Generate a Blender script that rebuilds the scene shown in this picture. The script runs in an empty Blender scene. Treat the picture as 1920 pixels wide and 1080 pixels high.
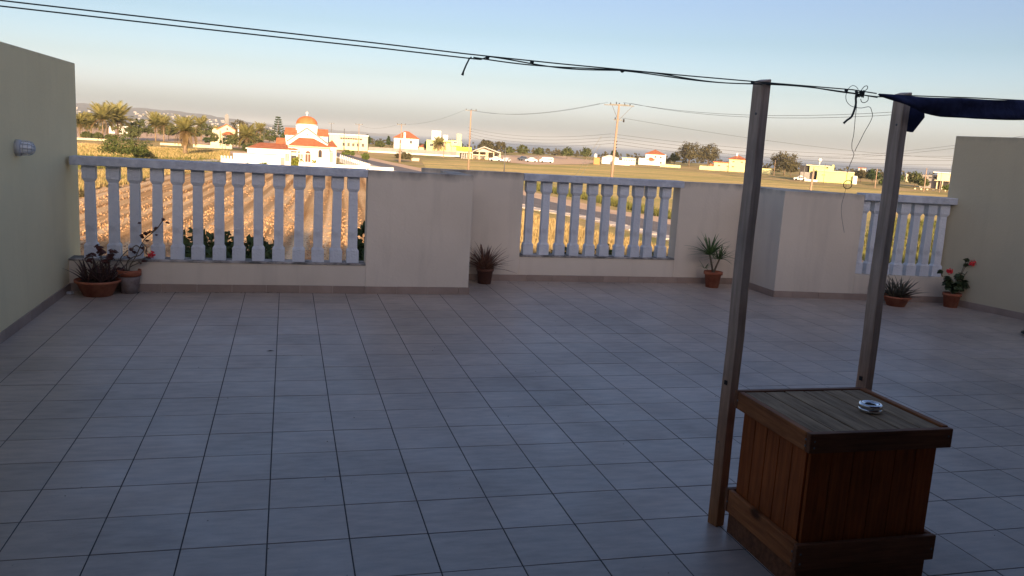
import bpy, math, random
from mathutils import Vector, Matrix
random.seed(11)
PI = math.pi
S = bpy.context.scene
COL = S.collection
R_ = math.radians

# ------------------------------------------------------------------ camera, sky, sun, exposure
CF = 1588.08                                   # focal length in pixels of a 1920 px wide picture
CC = Vector((-0.268831, -3.663079, 1.673838))
CR = Vector((0.966029, -0.251934, 0.057602))
CU = Vector((-0.011224, 0.181777, 0.983276))
CV = Vector((0.258191, 0.950519, -0.172774))
cam = bpy.data.cameras.new('camera')
cam.sensor_width = 36.0
cam.lens = CF / 1920 * 36.0
cam.clip_start = 0.05
cam.clip_end = 80000
co = bpy.data.objects.new('camera', cam)
COL.objects.link(co)
co.matrix_world = Matrix(((CR.x, CU.x, -CV.x, CC.x), (CR.y, CU.y, -CV.y, CC.y), (CR.z, CU.z, -CV.z, CC.z), (0, 0, 0, 1)))
S.camera = co

SUN_EL = 12.5
SUN_HEAD = 4.0                                 # heading the light travels towards, degrees east of +Y
W = bpy.data.worlds.new('World')
S.world = W
W.use_nodes = True
nt = W.node_tree
nt.nodes.clear()
sky = nt.nodes.new('ShaderNodeTexSky')
sky.sky_type = 'NISHITA'
sky.sun_disc = False
sky.sun_elevation = R_(SUN_EL)
sky.sun_rotation = R_(180 + SUN_HEAD)
sky.altitude = 50
sky.air_density = 1.0
sky.dust_density = 2.5
sky.ozone_density = 2.0
bg = nt.nodes.new('ShaderNodeBackground')
bg.inputs['Strength'].default_value = 0.15
wo = nt.nodes.new('ShaderNodeOutputWorld')
# the air near the horizon is pale and slightly rosy all the way round: grade the sky by elevation only
tcw = nt.nodes.new('ShaderNodeTexCoord'); spw = nt.nodes.new('ShaderNodeSeparateXYZ'); rpw = nt.nodes.new('ShaderNodeValToRGB'); mxw = nt.nodes.new('ShaderNodeMix')
mxw.data_type = 'RGBA'; mxw.blend_type = 'MULTIPLY'; mxw.inputs[0].default_value = 1.0
GRADE = [(0.0, (1.33, 1.45, 1.86)), (0.035, (1.24, 1.22, 1.6)), (0.065, (0.88, 0.86, 1.02)), (0.117, (0.65, 0.65, 0.72)), (0.15, (0.64, 0.61, 0.70))]
while len(rpw.color_ramp.elements) < len(GRADE): rpw.color_ramp.elements.new(0.5)
for e_, (p_, c_) in zip(rpw.color_ramp.elements, GRADE):
    e_.position = p_; e_.color = (*[k * 0.5 for k in c_], 1)
nt.links.new(tcw.outputs['Generated'], spw.inputs[0]); nt.links.new(spw.outputs['Z'], rpw.inputs[0])
nt.links.new(sky.outputs[0], mxw.inputs[6]); nt.links.new(rpw.outputs[0], mxw.inputs[7]); scw = nt.nodes.new('ShaderNodeVectorMath'); scw.operation = 'SCALE'; scw.inputs['Scale'].default_value = 2.0   # undo the halved ramp
nt.links.new(mxw.outputs[2], scw.inputs[0]); nt.links.new(scw.outputs[0], bg.inputs[0])
nt.links.new(bg.outputs[0], wo.inputs[0])

sl = bpy.data.lights.new('sun', 'SUN')
sl.energy = 5.0
sl.angle = R_(0.6)
sl.color = (1.0, 0.72, 0.42)
so = bpy.data.objects.new('sun', sl)
COL.objects.link(so)
e_, h_ = R_(SUN_EL), R_(SUN_HEAD)
trav = Vector((math.sin(h_) * math.cos(e_), math.cos(h_) * math.cos(e_), -math.sin(e_)))
so.rotation_euler = trav.to_track_quat('-Z', 'Y').to_euler()
so.location = (0, -30, 30)
S.view_settings.view_transform = 'Standard'
S.view_settings.look = 'None'
S.view_settings.exposure = 0.9
S.view_settings.gamma = 1.0
S.view_settings.use_curve_mapping = False
GZ = -6.0                                      # plain below the terrace

# ------------------------------------------------------------------ surveying helpers (points of the place, metres)
def ray(px, py):
    return CV + (px - 960) / CF * CR - (py - 540) / CF * CU
def flr(px, py, z=0.0):
    d = ray(px, py)
    return CC + d * ((z - CC.z) / d.z)
def G(px, py, z=GZ):
    return flr(px, py, z)
def onY(px, py, Y):
    d = ray(px, py)
    return CC + d * ((Y - CC.y) / d.y)
def atD(px, py, D):
    d = ray(px, py)
    return CC + d * (D / math.hypot(d.x, d.y))
def heading(px, py=280):
    d = ray(px, py)
    return math.atan2(d.x, d.y)

# ------------------------------------------------------------------ materials
def mat(name, col, rough=0.8, col2=None, nscale=3.0, detail=4.0, bump=0.0, bscale=None, metal=0.0, spec=0.5,
        coords='Object', lo=0.35, hi=0.65, rnd=0.0, stretch=None, bdist=0.02):
    m = bpy.data.materials.new(name)
    m.use_nodes = True
    t = m.node_tree
    b = t.nodes['Principled BSDF']
    b.inputs['Roughness'].default_value = rough
    b.inputs['Metallic'].default_value = metal
    b.inputs['Specular IOR Level'].default_value = spec
    if coords == 'World':
        c = t.nodes.new('ShaderNodeNewGeometry').outputs['Position']
    else:
        c = t.nodes.new('ShaderNodeTexCoord').outputs['Object']
    if stretch:
        mp = t.nodes.new('ShaderNodeMapping')
        mp.inputs['Scale'].default_value = stretch
        t.links.new(c, mp.inputs[0])
        c = mp.outputs[0]
    m['c'] = 0
    out = None
    if col2 is None:
        b.inputs['Base Color'].default_value = (*col, 1)
        rgb = t.nodes.new('ShaderNodeRGB'); rgb.outputs[0].default_value = (*col, 1); out = rgb.outputs[0]
    else:
        n = t.nodes.new('ShaderNodeTexNoise')
        n.inputs['Scale'].default_value = nscale
        n.inputs['Detail'].default_value = detail
        n.inputs['Roughness'].default_value = 0.62
        r = t.nodes.new('ShaderNodeValToRGB')
        r.color_ramp.elements[0].position = lo
        r.color_ramp.elements[1].position = hi
        r.color_ramp.elements[0].color = (*col, 1)
        r.color_ramp.elements[1].color = (*col2, 1)
        t.links.new(c, n.inputs['Vector'])
        t.links.new(n.outputs['Fac'], r.inputs[0])
        out = r.outputs[0]
    if rnd:
        oi = t.nodes.new('ShaderNodeObjectInfo')
        hs = t.nodes.new('ShaderNodeHueSaturation')
        mr = t.nodes.new('ShaderNodeMapRange')
        mr.inputs['To Min'].default_value = 1 - rnd
        mr.inputs['To Max'].default_value = 1 + rnd
        t.links.new(oi.outputs['Random'], mr.inputs['Value'])
        t.links.new(mr.outputs[0], hs.inputs['Value'])
        t.links.new(out, hs.inputs['Color'])
        out = hs.outputs[0]
    t.links.new(out, b.inputs['Base Color'])
    if bump:
        n2 = t.nodes.new('ShaderNodeTexNoise')
        n2.inputs['Scale'].default_value = bscale or nscale * 6
        n2.inputs['Detail'].default_value = 5
        bp = t.nodes.new('ShaderNodeBump')
        bp.inputs['Strength'].default_value = bump
        bp.inputs['Distance'].default_value = bdist
        t.links.new(c, n2.inputs['Vector'])
        t.links.new(n2.outputs['Fac'], bp.inputs['Height'])
        t.links.new(bp.outputs[0], b.inputs['Normal'])
    return m

def N(t, kind, **kw):
    n = t.nodes.new(kind)
    for k, v in kw.items():
        setattr(n, k, v)
    return n

def mixcol(t, fac, a, b, mode='MIX'):
    n = N(t, 'ShaderNodeMix', data_type='RGBA', blend_type=mode)
    if isinstance(fac, (int, float)): n.inputs[0].default_value = fac
    else: t.links.new(fac, n.inputs[0])
    for i, v in ((6, a), (7, b)):
        if isinstance(v, tuple): n.inputs[i].default_value = (*v, 1)
        else: t.links.new(v, n.inputs[i])
    return n.outputs[2]

def ramp(t, src, stops):
    r = N(t, 'ShaderNodeValToRGB')
    while len(r.color_ramp.elements) < len(stops): r.color_ramp.elements.new(0.5)
    for e, (p, c) in zip(r.color_ramp.elements, stops):
        e.position = p
        e.color = (*c, 1) if isinstance(c, tuple) else (c, c, c, 1)
    t.links.new(src, r.inputs[0])
    return r.outputs[0]

def noise(t, vec, scale, detail=4, stretch=None, rough=0.6):
    if stretch:
        mp = N(t, 'ShaderNodeMapping')
        mp.inputs['Scale'].default_value = stretch
        t.links.new(vec, mp.inputs[0]); vec = mp.outputs[0]
    n = N(t, 'ShaderNodeTexNoise')
    n.inputs['Scale'].default_value = scale
    n.inputs['Detail'].default_value = detail
    n.inputs['Roughness'].default_value = rough
    t.links.new(vec, n.inputs['Vector'])
    return n.outputs['Fac']

def plaster(name, col, col2, stain=(0.09, 0.085, 0.085), z0=1.12, z1=1.30, low=0.28):
    """painted render with mould stains below the coping and grime runs"""
    m = bpy.data.materials.new(name); m.use_nodes = True
    t = m.node_tree; b = t.nodes['Principled BSDF']
    pos = N(t, 'ShaderNodeNewGeometry').outputs['Position']
    base = ramp(t, noise(t, pos, 1.1, 5), [(0.3, col), (0.7, col2)])
    sep = N(t, 'ShaderNodeSeparateXYZ'); t.links.new(pos, sep.inputs[0])
    mr = N(t, 'ShaderNodeMapRange'); mr.inputs['From Min'].default_value = z0; mr.inputs['From Max'].default_value = z1
    t.links.new(sep.outputs['Z'], mr.inputs['Value'])
    nz = noise(t, pos, 5.0, 5, (1, 1, 0.35))
    mu = N(t, 'ShaderNodeMath', operation='MULTIPLY'); t.links.new(mr.outputs[0], mu.inputs[0]); t.links.new(nz, mu.inputs[1])
    f = ramp(t, mu.outputs[0], [(0.22, 0.0), (0.62, 0.85)])
    c = mixcol(t, f, base, stain)
    runs = ramp(t, noise(t, pos, 2.2, 4, (2.2, 2.2, 0.25)), [(0.52, 0.0), (0.75, low)])
    c = mixcol(t, runs, c, (col[0] * .62, col[1] * .62, col[2] * .64))
    t.links.new(c, b.inputs['Base Color'])
    b.inputs['Roughness'].default_value = 0.85
    bp = N(t, 'ShaderNodeBump'); bp.inputs['Strength'].default_value = 0.25; bp.inputs['Distance'].default_value = 0.01
    t.links.new(noise(t, pos, 38, 5), bp.inputs['Height']); t.links.new(bp.outputs[0], b.inputs['Normal'])
    return m

def tile_material():
    m = bpy.data.materials.new('glazed_floor_tile'); m.use_nodes = True
    t = m.node_tree; b = t.nodes['Principled BSDF']
    pos = N(t, 'ShaderNodeNewGeometry').outputs['Position']
    sc = N(t, 'ShaderNodeVectorMath', operation='SCALE'); sc.inputs['Scale'].default_value = 1 / 0.33
    t.links.new(pos, sc.inputs[0])
    fl = N(t, 'ShaderNodeVectorMath', operation='FLOOR'); t.links.new(sc.outputs[0], fl.inputs[0])
    sx = N(t, 'ShaderNodeSeparateXYZ'); t.links.new(fl.outputs[0], sx.inputs[0])
    cb = N(t, 'ShaderNodeCombineXYZ'); t.links.new(sx.outputs[0], cb.inputs[0]); t.links.new(sx.outputs[1], cb.inputs[1])
    wn = N(t, 'ShaderNodeTexWhiteNoise', noise_dimensions='2D'); t.links.new(cb.outputs[0], wn.inputs['Vector'])
    per = ramp(t, wn.outputs['Value'], [(0.0, (0.46, 0.375, 0.305)), (0.5, (0.505, 0.405, 0.33)), (1.0, (0.535, 0.43, 0.35))])
    streak = ramp(t, noise(t, pos, 6, 6, (1.0, 3.5, 1)), [(0.35, (0.82, 0.82, 0.83)), (0.65, (1.05, 1.04, 1.03))])
    c = mixcol(t, 1.0, per, streak, 'MULTIPLY')
    blot = ramp(t, noise(t, pos, 0.9, 7), [(0.35, (0.78, 0.77, 0.76)), (0.5, (0.97, 0.97, 0.96)), (0.62, (1.03, 1.03, 1.03))])
    c = mixcol(t, 1.0, c, blot, 'MULTIPLY')
    speck = ramp(t, noise(t, pos, 26, 3), [(0.70, 0.0), (0.78, 0.5)])
    c = mixcol(t, speck, c, (0.10, 0.095, 0.09))
    t.links.new(c, b.inputs['Base Color'])
    rg = ramp(t, noise(t, pos, 2.3, 5), [(0.3, 0.30), (0.7, 0.52)])
    t.links.new(rg, b.inputs['Roughness'])
    bp = N(t, 'ShaderNodeBump'); bp.inputs['Strength'].default_value = 0.12; bp.inputs['Distance'].default_value = 0.004
    t.links.new(noise(t, pos, 60, 4), bp.inputs['Height']); t.links.new(bp.outputs[0], b.inputs['Normal'])
    return m

def wood(name, c1, c2, axis='Z', rough=0.75, sc=14, foot=None):
    m = bpy.data.materials.new(name); m.use_nodes = True
    t = m.node_tree; b = t.nodes['Principled BSDF']
    tc = N(t, 'ShaderNodeTexCoord').outputs['Object']
    oi = N(t, 'ShaderNodeObjectInfo')
    ad = N(t, 'ShaderNodeVectorMath', operation='ADD'); t.links.new(tc, ad.inputs[0])
    m5 = N(t, 'ShaderNodeMath', operation='MULTIPLY'); m5.inputs[1].default_value = 9.0
    t.links.new(oi.outputs['Random'], m5.inputs[0]); t.links.new(m5.outputs[0], ad.inputs[1])
    st = {'Z': (1, 1, 0.07), 'Y': (1, 0.07, 1), 'X': (0.07, 1, 1)}[axis]
    g = noise(t, ad.outputs[0], sc * 3.5, 6, st, 0.7)
    c = ramp(t, g, [(0.3, c1), (0.68, c2)])
    big = ramp(t, noise(t, ad.outputs[0], 3.2, 4), [(0.3, (0.72, 0.72, 0.74)), (0.7, (1.12, 1.1, 1.08))])
    c = mixcol(t, 1.0, c, big, 'MULTIPLY')
    kn = N(t, 'ShaderNodeTexVoronoi'); kn.inputs['Scale'].default_value = 4.2
    mp = N(t, 'ShaderNodeMapping'); mp.inputs['Scale'].default_value = {'Z': (1, 1, .45), 'Y': (1, .45, 1), 'X': (.45, 1, 1)}[axis]
    t.links.new(ad.outputs[0], mp.inputs[0]); t.links.new(mp.outputs[0], kn.inputs['Vector'])
    kf = ramp(t, kn.outputs['Distance'], [(0.05, 0.9), (0.11, 0.0)])
    c = mixcol(t, kf, c, (c1[0] * .25, c1[1] * .22, c1[2] * .2))
    if foot:                                     # post turns browner towards its foot, ragged upper edge
        sp = N(t, 'ShaderNodeSeparateXYZ'); t.links.new(tc, sp.inputs[0])
        ad2 = N(t, 'ShaderNodeMath', operation='MULTIPLY_ADD'); t.links.new(noise(t, tc, 7, 5, (1, 1, .25)), ad2.inputs[0]); ad2.inputs[1].default_value = -0.9; t.links.new(sp.outputs['Z'], ad2.inputs[2])
        mr = N(t, 'ShaderNodeMapRange'); mr.inputs['From Min'].default_value = -0.35; mr.inputs['From Max'].default_value = 0.75; mr.inputs['To Min'].default_value = 1.0; mr.inputs['To Max'].default_value = 0.0
        t.links.new(ad2.outputs[0], mr.inputs['Value'])
        c = mixcol(t, mr.outputs[0], c, mixcol(t, 1.0, c, foot, 'MULTIPLY'))
    t.links.new(c, b.inputs['Base Color'])
    b.inputs['Roughness'].default_value = rough; b.inputs['Specular IOR Level'].default_value = 0.15
    bp = N(t, 'ShaderNodeBump'); bp.inputs['Strength'].default_value = 0.5; bp.inputs['Distance'].default_value = 0.003
    t.links.new(g, bp.inputs['Height']); t.links.new(bp.outputs[0], b.inputs['Normal'])
    return m

M = {}
M['tile'] = tile_material()
M['grout'] = mat('tile_grout', (0.055, 0.052, 0.055), 0.9)
M['skirt'] = mat('skirting_tile_glaze', (0.30, 0.22, 0.175), 0.45, (0.37, 0.275, 0.22), 5, rnd=0.08)
M['parapet'] = plaster('parapet_paint', (0.66, 0.565, 0.45), (0.74, 0.64, 0.52))
M['sidewall'] = plaster('side_wall_paint', (0.77, 0.645, 0.39), (0.84, 0.705, 0.43), z0=2.02, z1=2.3, low=0.12)
M['sidewall2'] = plaster('right_wall_paint', (0.57, 0.48, 0.32), (0.63, 0.53, 0.35), z0=1.8, z1=2.12, low=0.12)
M['sill'] = mat('grimy_sill_concrete', (0.13, 0.12, 0.105), 0.9, (0.48, 0.43, 0.39), 6, 6, bump=.5, coords='World', lo=.4, hi=.62)
M['baluster'] = mat('painted_cast_concrete', (0.34, 0.35, 0.37), 0.7, (0.62, 0.64, 0.68), 5, 7, bump=0.4, bscale=45, lo=0.22, hi=0.46, rnd=.06)
M['rail'] = mat('painted_handrail', (0.42, 0.44, 0.49), 0.7, (0.60, 0.62, 0.66), 9, bump=0.3, bscale=50, coords='World')
M['post'] = wood('weathered_post_timber', (0.50, 0.36, 0.26), (0.80, 0.61, 0.47), 'Z', foot=(0.66, 0.40, 0.23))
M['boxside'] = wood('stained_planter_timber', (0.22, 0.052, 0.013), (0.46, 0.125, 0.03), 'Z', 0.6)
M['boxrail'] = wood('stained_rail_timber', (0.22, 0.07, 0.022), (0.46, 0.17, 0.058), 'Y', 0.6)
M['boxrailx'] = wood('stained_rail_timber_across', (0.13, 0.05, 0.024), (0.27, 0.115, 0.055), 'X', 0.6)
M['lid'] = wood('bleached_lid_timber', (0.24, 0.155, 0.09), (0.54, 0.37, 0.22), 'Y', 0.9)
M['steel'] = mat('polished_steel', (0.75, 0.76, 0.78), 0.18, metal=1.0)
M['black'] = mat('black_rubber', (0.012, 0.012, 0.013), 0.5)
M['rope'] = mat('dark_green_rope', (0.03, 0.042, 0.04), 0.8, (0.07, 0.085, 0.08), 90)
M['wire'] = mat('thin_dark_wire', (0.045, 0.045, 0.05), 0.6)
M['terracotta'] = mat('terracotta', (0.26, 0.06, 0.025), 0.85, (0.50, 0.19, 0.10), 7, 6, bump=0.3, lo=.3, hi=.75)
M['oldpot'] = mat('lime_stained_pot', (0.21, 0.15, 0.13), 0.9, (0.33, 0.27, 0.25), 14, bump=0.2)
M['darkpot'] = mat('dark_clay_pot', (0.11, 0.045, 0.03), 0.8, (0.17, 0.07, 0.045), 9, bump=0.2)
M['soil'] = mat('potting_soil', (0.03, 0.02, 0.014), 1.0, (0.07, 0.05, 0.035), 30, bump=0.6)
M['aloe'] = mat('reddish_aloe_leaf', (0.075, 0.038, 0.036), 0.5, (0.13, 0.07, 0.055), 12, rnd=0.3)
M['spike'] = mat('bronze_spiky_leaf', (0.13, 0.06, 0.038), 0.5, (0.22, 0.11, 0.07), 12, rnd=0.3)
M['aloegreen'] = mat('grey_green_aloe_leaf', (0.06, 0.075, 0.045), 0.5, (0.12, 0.08, 0.06), 12, rnd=0.3)
M['yucca'] = mat('yucca_leaf', (0.05, 0.10, 0.03), 0.45, (0.11, 0.18, 0.055), 12, rnd=0.25)
M['geranium'] = mat('geranium_leaf', (0.03, 0.055, 0.02), 0.6, (0.07, 0.09, 0.03), 20)
M['gerred'] = mat('reddened_geranium_leaf', (0.06, 0.018, 0.016), 0.6, (0.11, 0.03, 0.02), 20)
M['stem'] = mat('woody_plant_stem', (0.10, 0.07, 0.045), 0.9, (0.2, 0.16, 0.11), 20)
M['petal'] = mat('red_petal', (0.75, 0.012, 0.02), 0.5, (0.9, 0.05, 0.06), 40)
M['cloth'] = mat('navy_shade_cloth', (0.014, 0.017, 0.06), 0.9, (0.03, 0.035, 0.10), 20, bump=0.4, bscale=40)
M['dryleaf'] = mat('dry_leaf', (0.05, 0.025, 0.012), 0.8)
M['pebble'] = mat('pale_pebble', (0.5, 0.5, 0.5), 0.7)
M['lampgrey'] = mat('grey_cast_metal', (0.48, 0.49, 0.52), 0.5)
g_ = bpy.data.materials.new('frosted_lamp_glass'); g_.use_nodes = True
gb = g_.node_tree.nodes['Principled BSDF']; gb.inputs['Base Color'].default_value = (0.85, 0.88, 0.92, 1); gb.inputs['Roughness'].default_value = 0.15
M['glass'] = g_
# far away
M['white'] = mat('white_lime_wash', (0.80, 0.79, 0.77), 0.8, (0.86, 0.85, 0.83), 0.5, coords='World')
M['cream'] = mat('cream_render', (0.66, 0.58, 0.40), 0.8, (0.74, 0.66, 0.47), 0.4, coords='World')
M['yellow'] = mat('yellow_render', (0.74, 0.68, 0.33), 0.8, (0.80, 0.74, 0.38), 0.3, coords='World')
M['lime'] = mat('lemon_render', (0.70, 0.78, 0.28), 0.8, (0.76, 0.82, 0.33), 0.3, coords='World')
M['orange'] = mat('ochre_render', (0.50, 0.27, 0.10), 0.8)
M['greywall'] = mat('grey_block_wall', (0.28, 0.26, 0.25), 0.9, (0.36, 0.33, 0.31), 0.6, coords='World')
M['metalroof'] = mat('pale_sheet_roof', (0.50, 0.44, 0.40), 0.6, (0.60, 0.54, 0.48), 0.8, coords='World')
M['darkin'] = mat('dark_opening', (0.025, 0.02, 0.022), 0.6)
M['pane'] = mat('window_pane', (0.04, 0.045, 0.055), 0.12)
M['brownwood'] = mat('brown_joinery', (0.14, 0.05, 0.03), 0.6)
M['signyellow'] = mat('yellow_sign_board', (0.78, 0.72, 0.04), 0.6)
M['signgreen'] = mat('faded_green_lettering', (0.10, 0.25, 0.05), 0.6)
M['concrete'] = mat('pale_concrete', (0.46, 0.38, 0.31), 0.9, (0.55, 0.46, 0.38), 2)
M['poletimber'] = mat('creosoted_pole', (0.36, 0.24, 0.17), 0.9, (0.46, 0.32, 0.24), 4, stretch=(1, 1, 0.1))
M['insul'] = mat('brown_insulator', (0.03, 0.022, 0.02), 0.4)
M['galv'] = mat('galvanised_steel', (0.16, 0.155, 0.15), 0.5, metal=0.3)
M['carwhite'] = mat('white_car_paint', (0.78, 0.78, 0.78), 0.3)
M['carblue'] = mat('slate_blue_car_paint', (0.07, 0.09, 0.13), 0.3)
M['carred'] = mat('maroon_car_paint', (0.15, 0.04, 0.04), 0.3)
M['tyre'] = mat('tyre_rubber', (0.02, 0.02, 0.02), 0.8)
M['bark'] = mat('tree_bark', (0.13, 0.09, 0.06), 0.95, (0.24, 0.18, 0.13), 3, stretch=(1, 1, 0.2))
M['palmbark'] = mat('palm_trunk_bark', (0.24, 0.16, 0.10), 0.95, (0.36, 0.26, 0.17), 5, bump=0.6)
def foliage(name, a, b, sc=0.5):
    return mat(name, a, 0.7, b, sc, 3, coords='World', lo=0.3, hi=0.7, spec=0.2)
M['leaf_dark'] = foliage('dark_evergreen_leaves', (0.025, 0.045, 0.018), (0.06, 0.085, 0.03), 0.8)
M['leaf_olive'] = foliage('olive_green_leaves', (0.045, 0.062, 0.022), (0.115, 0.12, 0.042), 0.5)
M['leaf_brown'] = foliage('dusty_brown_green_leaves', (0.055, 0.052, 0.028), (0.125, 0.105, 0.052), 0.4)
M['leaf_fresh'] = foliage('fresh_green_leaves', (0.06, 0.09, 0.02), (0.13, 0.16, 0.04), 0.6)
M['leaf_mid'] = foliage('mid_green_leaves', (0.045, 0.065, 0.018), (0.11, 0.13, 0.035), 0.8)
M['leaf_lime'] = foliage('clipped_yellow_green_leaves', (0.13, 0.16, 0.02), (0.24, 0.24, 0.04), 1.5)
M['frond'] = foliage('date_palm_frond', (0.14, 0.145, 0.05), (0.30, 0.26, 0.10), 0.6)
M['frond_dry'] = foliage('dry_palm_frond', (0.26, 0.17, 0.08), (0.38, 0.27, 0.13), 0.6)
M['straw'] = foliage('dry_straw_grass', (0.36, 0.26, 0.11), (0.62, 0.45, 0.21), 0.12)
M['weed'] = foliage('green_weed', (0.10, 0.12, 0.03), (0.22, 0.20, 0.06), 0.4)

# ------------------------------------------------------------------ mesh builder
class MB:
    def __init__(s): s.v = []; s.f = []
    def poly(s, pts):
        i = len(s.v); s.v += [tuple(p) for p in pts]; s.f.append(tuple(range(i, i + len(pts))))
    def box(s, x0, y0, z0, x1, y1, z1):
        i = len(s.v)
        s.v += [(x0, y0, z0), (x1, y0, z0), (x1, y1, z0), (x0, y1, z0), (x0, y0, z1), (x1, y0, z1), (x1, y1, z1), (x0, y1, z1)]
        for q in ((0, 3, 2, 1), (4, 5, 6, 7), (0, 1, 5, 4), (1, 2, 6, 5), (2, 3, 7, 6), (3, 0, 4, 7)): s.f.append(tuple(i + k for k in q))
        return s
    def prism(s, pts, z0, z1, top=None, ch=0.0):
        """vertical prism of a convex polygon, optional small chamfer at the top"""
        n = len(pts); i = len(s.v)
        cx = sum(p[0] for p in pts) / n; cy = sum(p[1] for p in pts) / n
        rings = [(z0, 0)]
        rings += [(z1 - ch, 0), (z1, ch)] if ch else [(z1, 0)]
        for z, c in rings:
            for p in pts:
                dx, dy = p[0] - cx, p[1] - cy; L = math.hypot(dx, dy) or 1
                s.v.append((p[0] - dx / L * c * 1.4, p[1] - dy / L * c * 1.4, z))
        for r in range(len(rings) - 1):
            for k in range(n):
                a = i + r * n + k; b = i + r * n + (k + 1) % n
                s.f.append((a, b, b + n, a + n))
        s.f.append(tuple(i + (len(rings) - 1) * n + k for k in range(n)))
        s.f.append(tuple(i + k for k in reversed(range(n))))
        return s
    def tube(s, pts, r, n=6, cap=True):
        pts = [Vector(p) for p in pts]
        rr = r if isinstance(r, (list, tuple)) else [r] * len(pts)
        base = len(s.v); up = None
        for k, p in enumerate(pts):
            t = (pts[min(k + 1, len(pts) - 1)] - pts[max(k - 1, 0)])
            if t.length < 1e-9: t = Vector((0, 0, 1))
            t.normalize()
            if up is None: up = Vector((0, 0, 1)) if abs(t.z) < 0.9 else Vector((1, 0, 0))
            a = t.cross(up)
            if a.length < 1e-6: a = t.cross(Vector((0, 1, 0)))
            a.normalize(); b = t.cross(a); up = -b if b.dot(up) < 0 else b
            for q in range(n):
                an = 2 * PI * q / n
                s.v.append(tuple(p + (a * math.cos(an) + b * math.sin(an)) * rr[k]))
        for k in range(len(pts) - 1):
            for q in range(n):
                a = base + k * n + q; b = base + k * n + (q + 1) % n
                s.f.append((a, b, b + n, a + n))
        if cap:
            s.f.append(tuple(base + q for q in reversed(range(n))))
            s.f.append(tuple(base + (len(pts) - 1) * n + q for q in range(n)))
        return s
    def lathe(s, prof, n=24, M4=None):
        base = len(s.v)
        for r, z in prof:
            for q in range(n):
                a = 2 * PI * q / n; p = Vector((r * math.cos(a), r * math.sin(a), z))
                s.v.append(tuple(M4 @ p if M4 else p))
        for k in range(len(prof) - 1):
            for q in range(n):
                a = base + k * n + q; b = base + k * n + (q + 1) % n
                s.f.append((a, b, b + n, a + n))
        return s
    def quadleaf(s, p, size, nrm=None, aspect=0.6):
        d = Vector((random.gauss(0, 1), random.gauss(0, 1), random.gauss(0, 1)))
        if nrm is not None: d = d * 0.6 + nrm
        if d.length < 1e-5: d = Vector((0, 0, 1))
        d.normalize()
        a = d.orthogonal().normalized(); a = Matrix.Rotation(random.uniform(0, 6.28), 3, d) @ a; b = d.cross(a)
        a *= size; b *= size * aspect
        s.poly([p - a, p - b * .8, p + a, p + b * .8])
    def build(s, name, m, parent=None, smooth=False, bevel=0.0, kind=None, link=True):
        me = bpy.data.meshes.new(name)
        me.from_pydata(s.v, [], s.f); me.update()
        if smooth: me.shade_smooth()
        if m: me.materials.append(m)
        o = bpy.data.objects.new(name, me)
        if link: COL.objects.link(o)
        if parent: o.parent = parent
        if bevel:
            b = o.modifiers.new('edge', 'BEVEL'); b.width = bevel; b.segments = 2; b.limit_method = 'ANGLE'
        if kind: o['kind'] = kind
        return o

def tag(o, label, cat, group=None):
    o['label'] = label; o['category'] = cat
    if group: o['group'] = group
    return o
def thing(name, label, cat, loc=(0, 0, 0), rz=0.0, group=None):
    o = bpy.data.objects.new(name, None); COL.objects.link(o)
    o.location = loc; o.rotation_euler = (0, 0, rz); o.empty_display_size = 0.2
    return tag(o, label, cat, group)
def struct(name, mb, m, smooth=False):
    return mb.build(name, m, None, smooth, kind='structure')
def inst(src, parent=None, loc=None, rot=None, scale=None, name=None):
    c = src.copy()
    if name: c.name = name
    COL.objects.link(c)
    if parent: c.parent = parent
    if loc is not None: c.location = loc
    if rot is not None: c.rotation_euler = rot
    if scale is not None: c.scale = scale
    return c
def copy_thing(src, loc, rz, label):
    r = src.copy(); COL.objects.link(r); r.location = loc; r.rotation_euler = (0, 0, rz); r['label'] = label
    for ch in src.children:
        c = ch.copy(); COL.objects.link(c); c.parent = r
        for g in ch.children:
            d = g.copy(); COL.objects.link(d); d.parent = c
    return r

# ================================================================== SETTING: ground, roads, fields, sea, hills
def interp(xs, x):
    for (a, ya), (b, yb) in zip(xs, xs[1:]):
        if x <= b: return ya + (yb - ya) * max(0, min(1, (x - a) / (b - a)))
    return xs[-1][1]

def ground_material():
    m = bpy.data.materials.new('dry_grassland'); m.use_nodes = True
    t = m.node_tree; b = t.nodes['Principled BSDF']
    pos = N(t, 'ShaderNodeNewGeometry').outputs['Position']
    base = ramp(t, noise(t, pos, 0.05, 6), [(0.32, (0.74, 0.50, 0.24)), (0.48, (0.58, 0.43, 0.17)), (0.64, (0.32, 0.29, 0.10))])
    fine = ramp(t, noise(t, pos, 1.3, 6), [(0.3, (0.72, 0.74, 0.7)), (0.7, (1.15, 1.12, 1.1))])
    c = mixcol(t, 1.0, base, fine, 'MULTIPLY')
    bare = ramp(t, noise(t, pos, 0.11, 5), [(0.55, 0.0), (0.68, 0.8)])
    c = mixcol(t, bare, c, (0.62, 0.42, 0.26))
    t.links.new(c, b.inputs['Base Color']); b.inputs['Roughness'].default_value = 0.95; b.inputs['Specular IOR Level'].default_value = 0.1
    bp = N(t, 'ShaderNodeBump'); bp.inputs['Strength'].default_value = 0.6; bp.inputs['Distance'].default_value = 0.25
    t.links.new(noise(t, pos, 1.6, 5), bp.inputs['Height']); t.links.new(bp.outputs[0], b.inputs['Normal'])
    return m
M['ground'] = ground_material()
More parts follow.
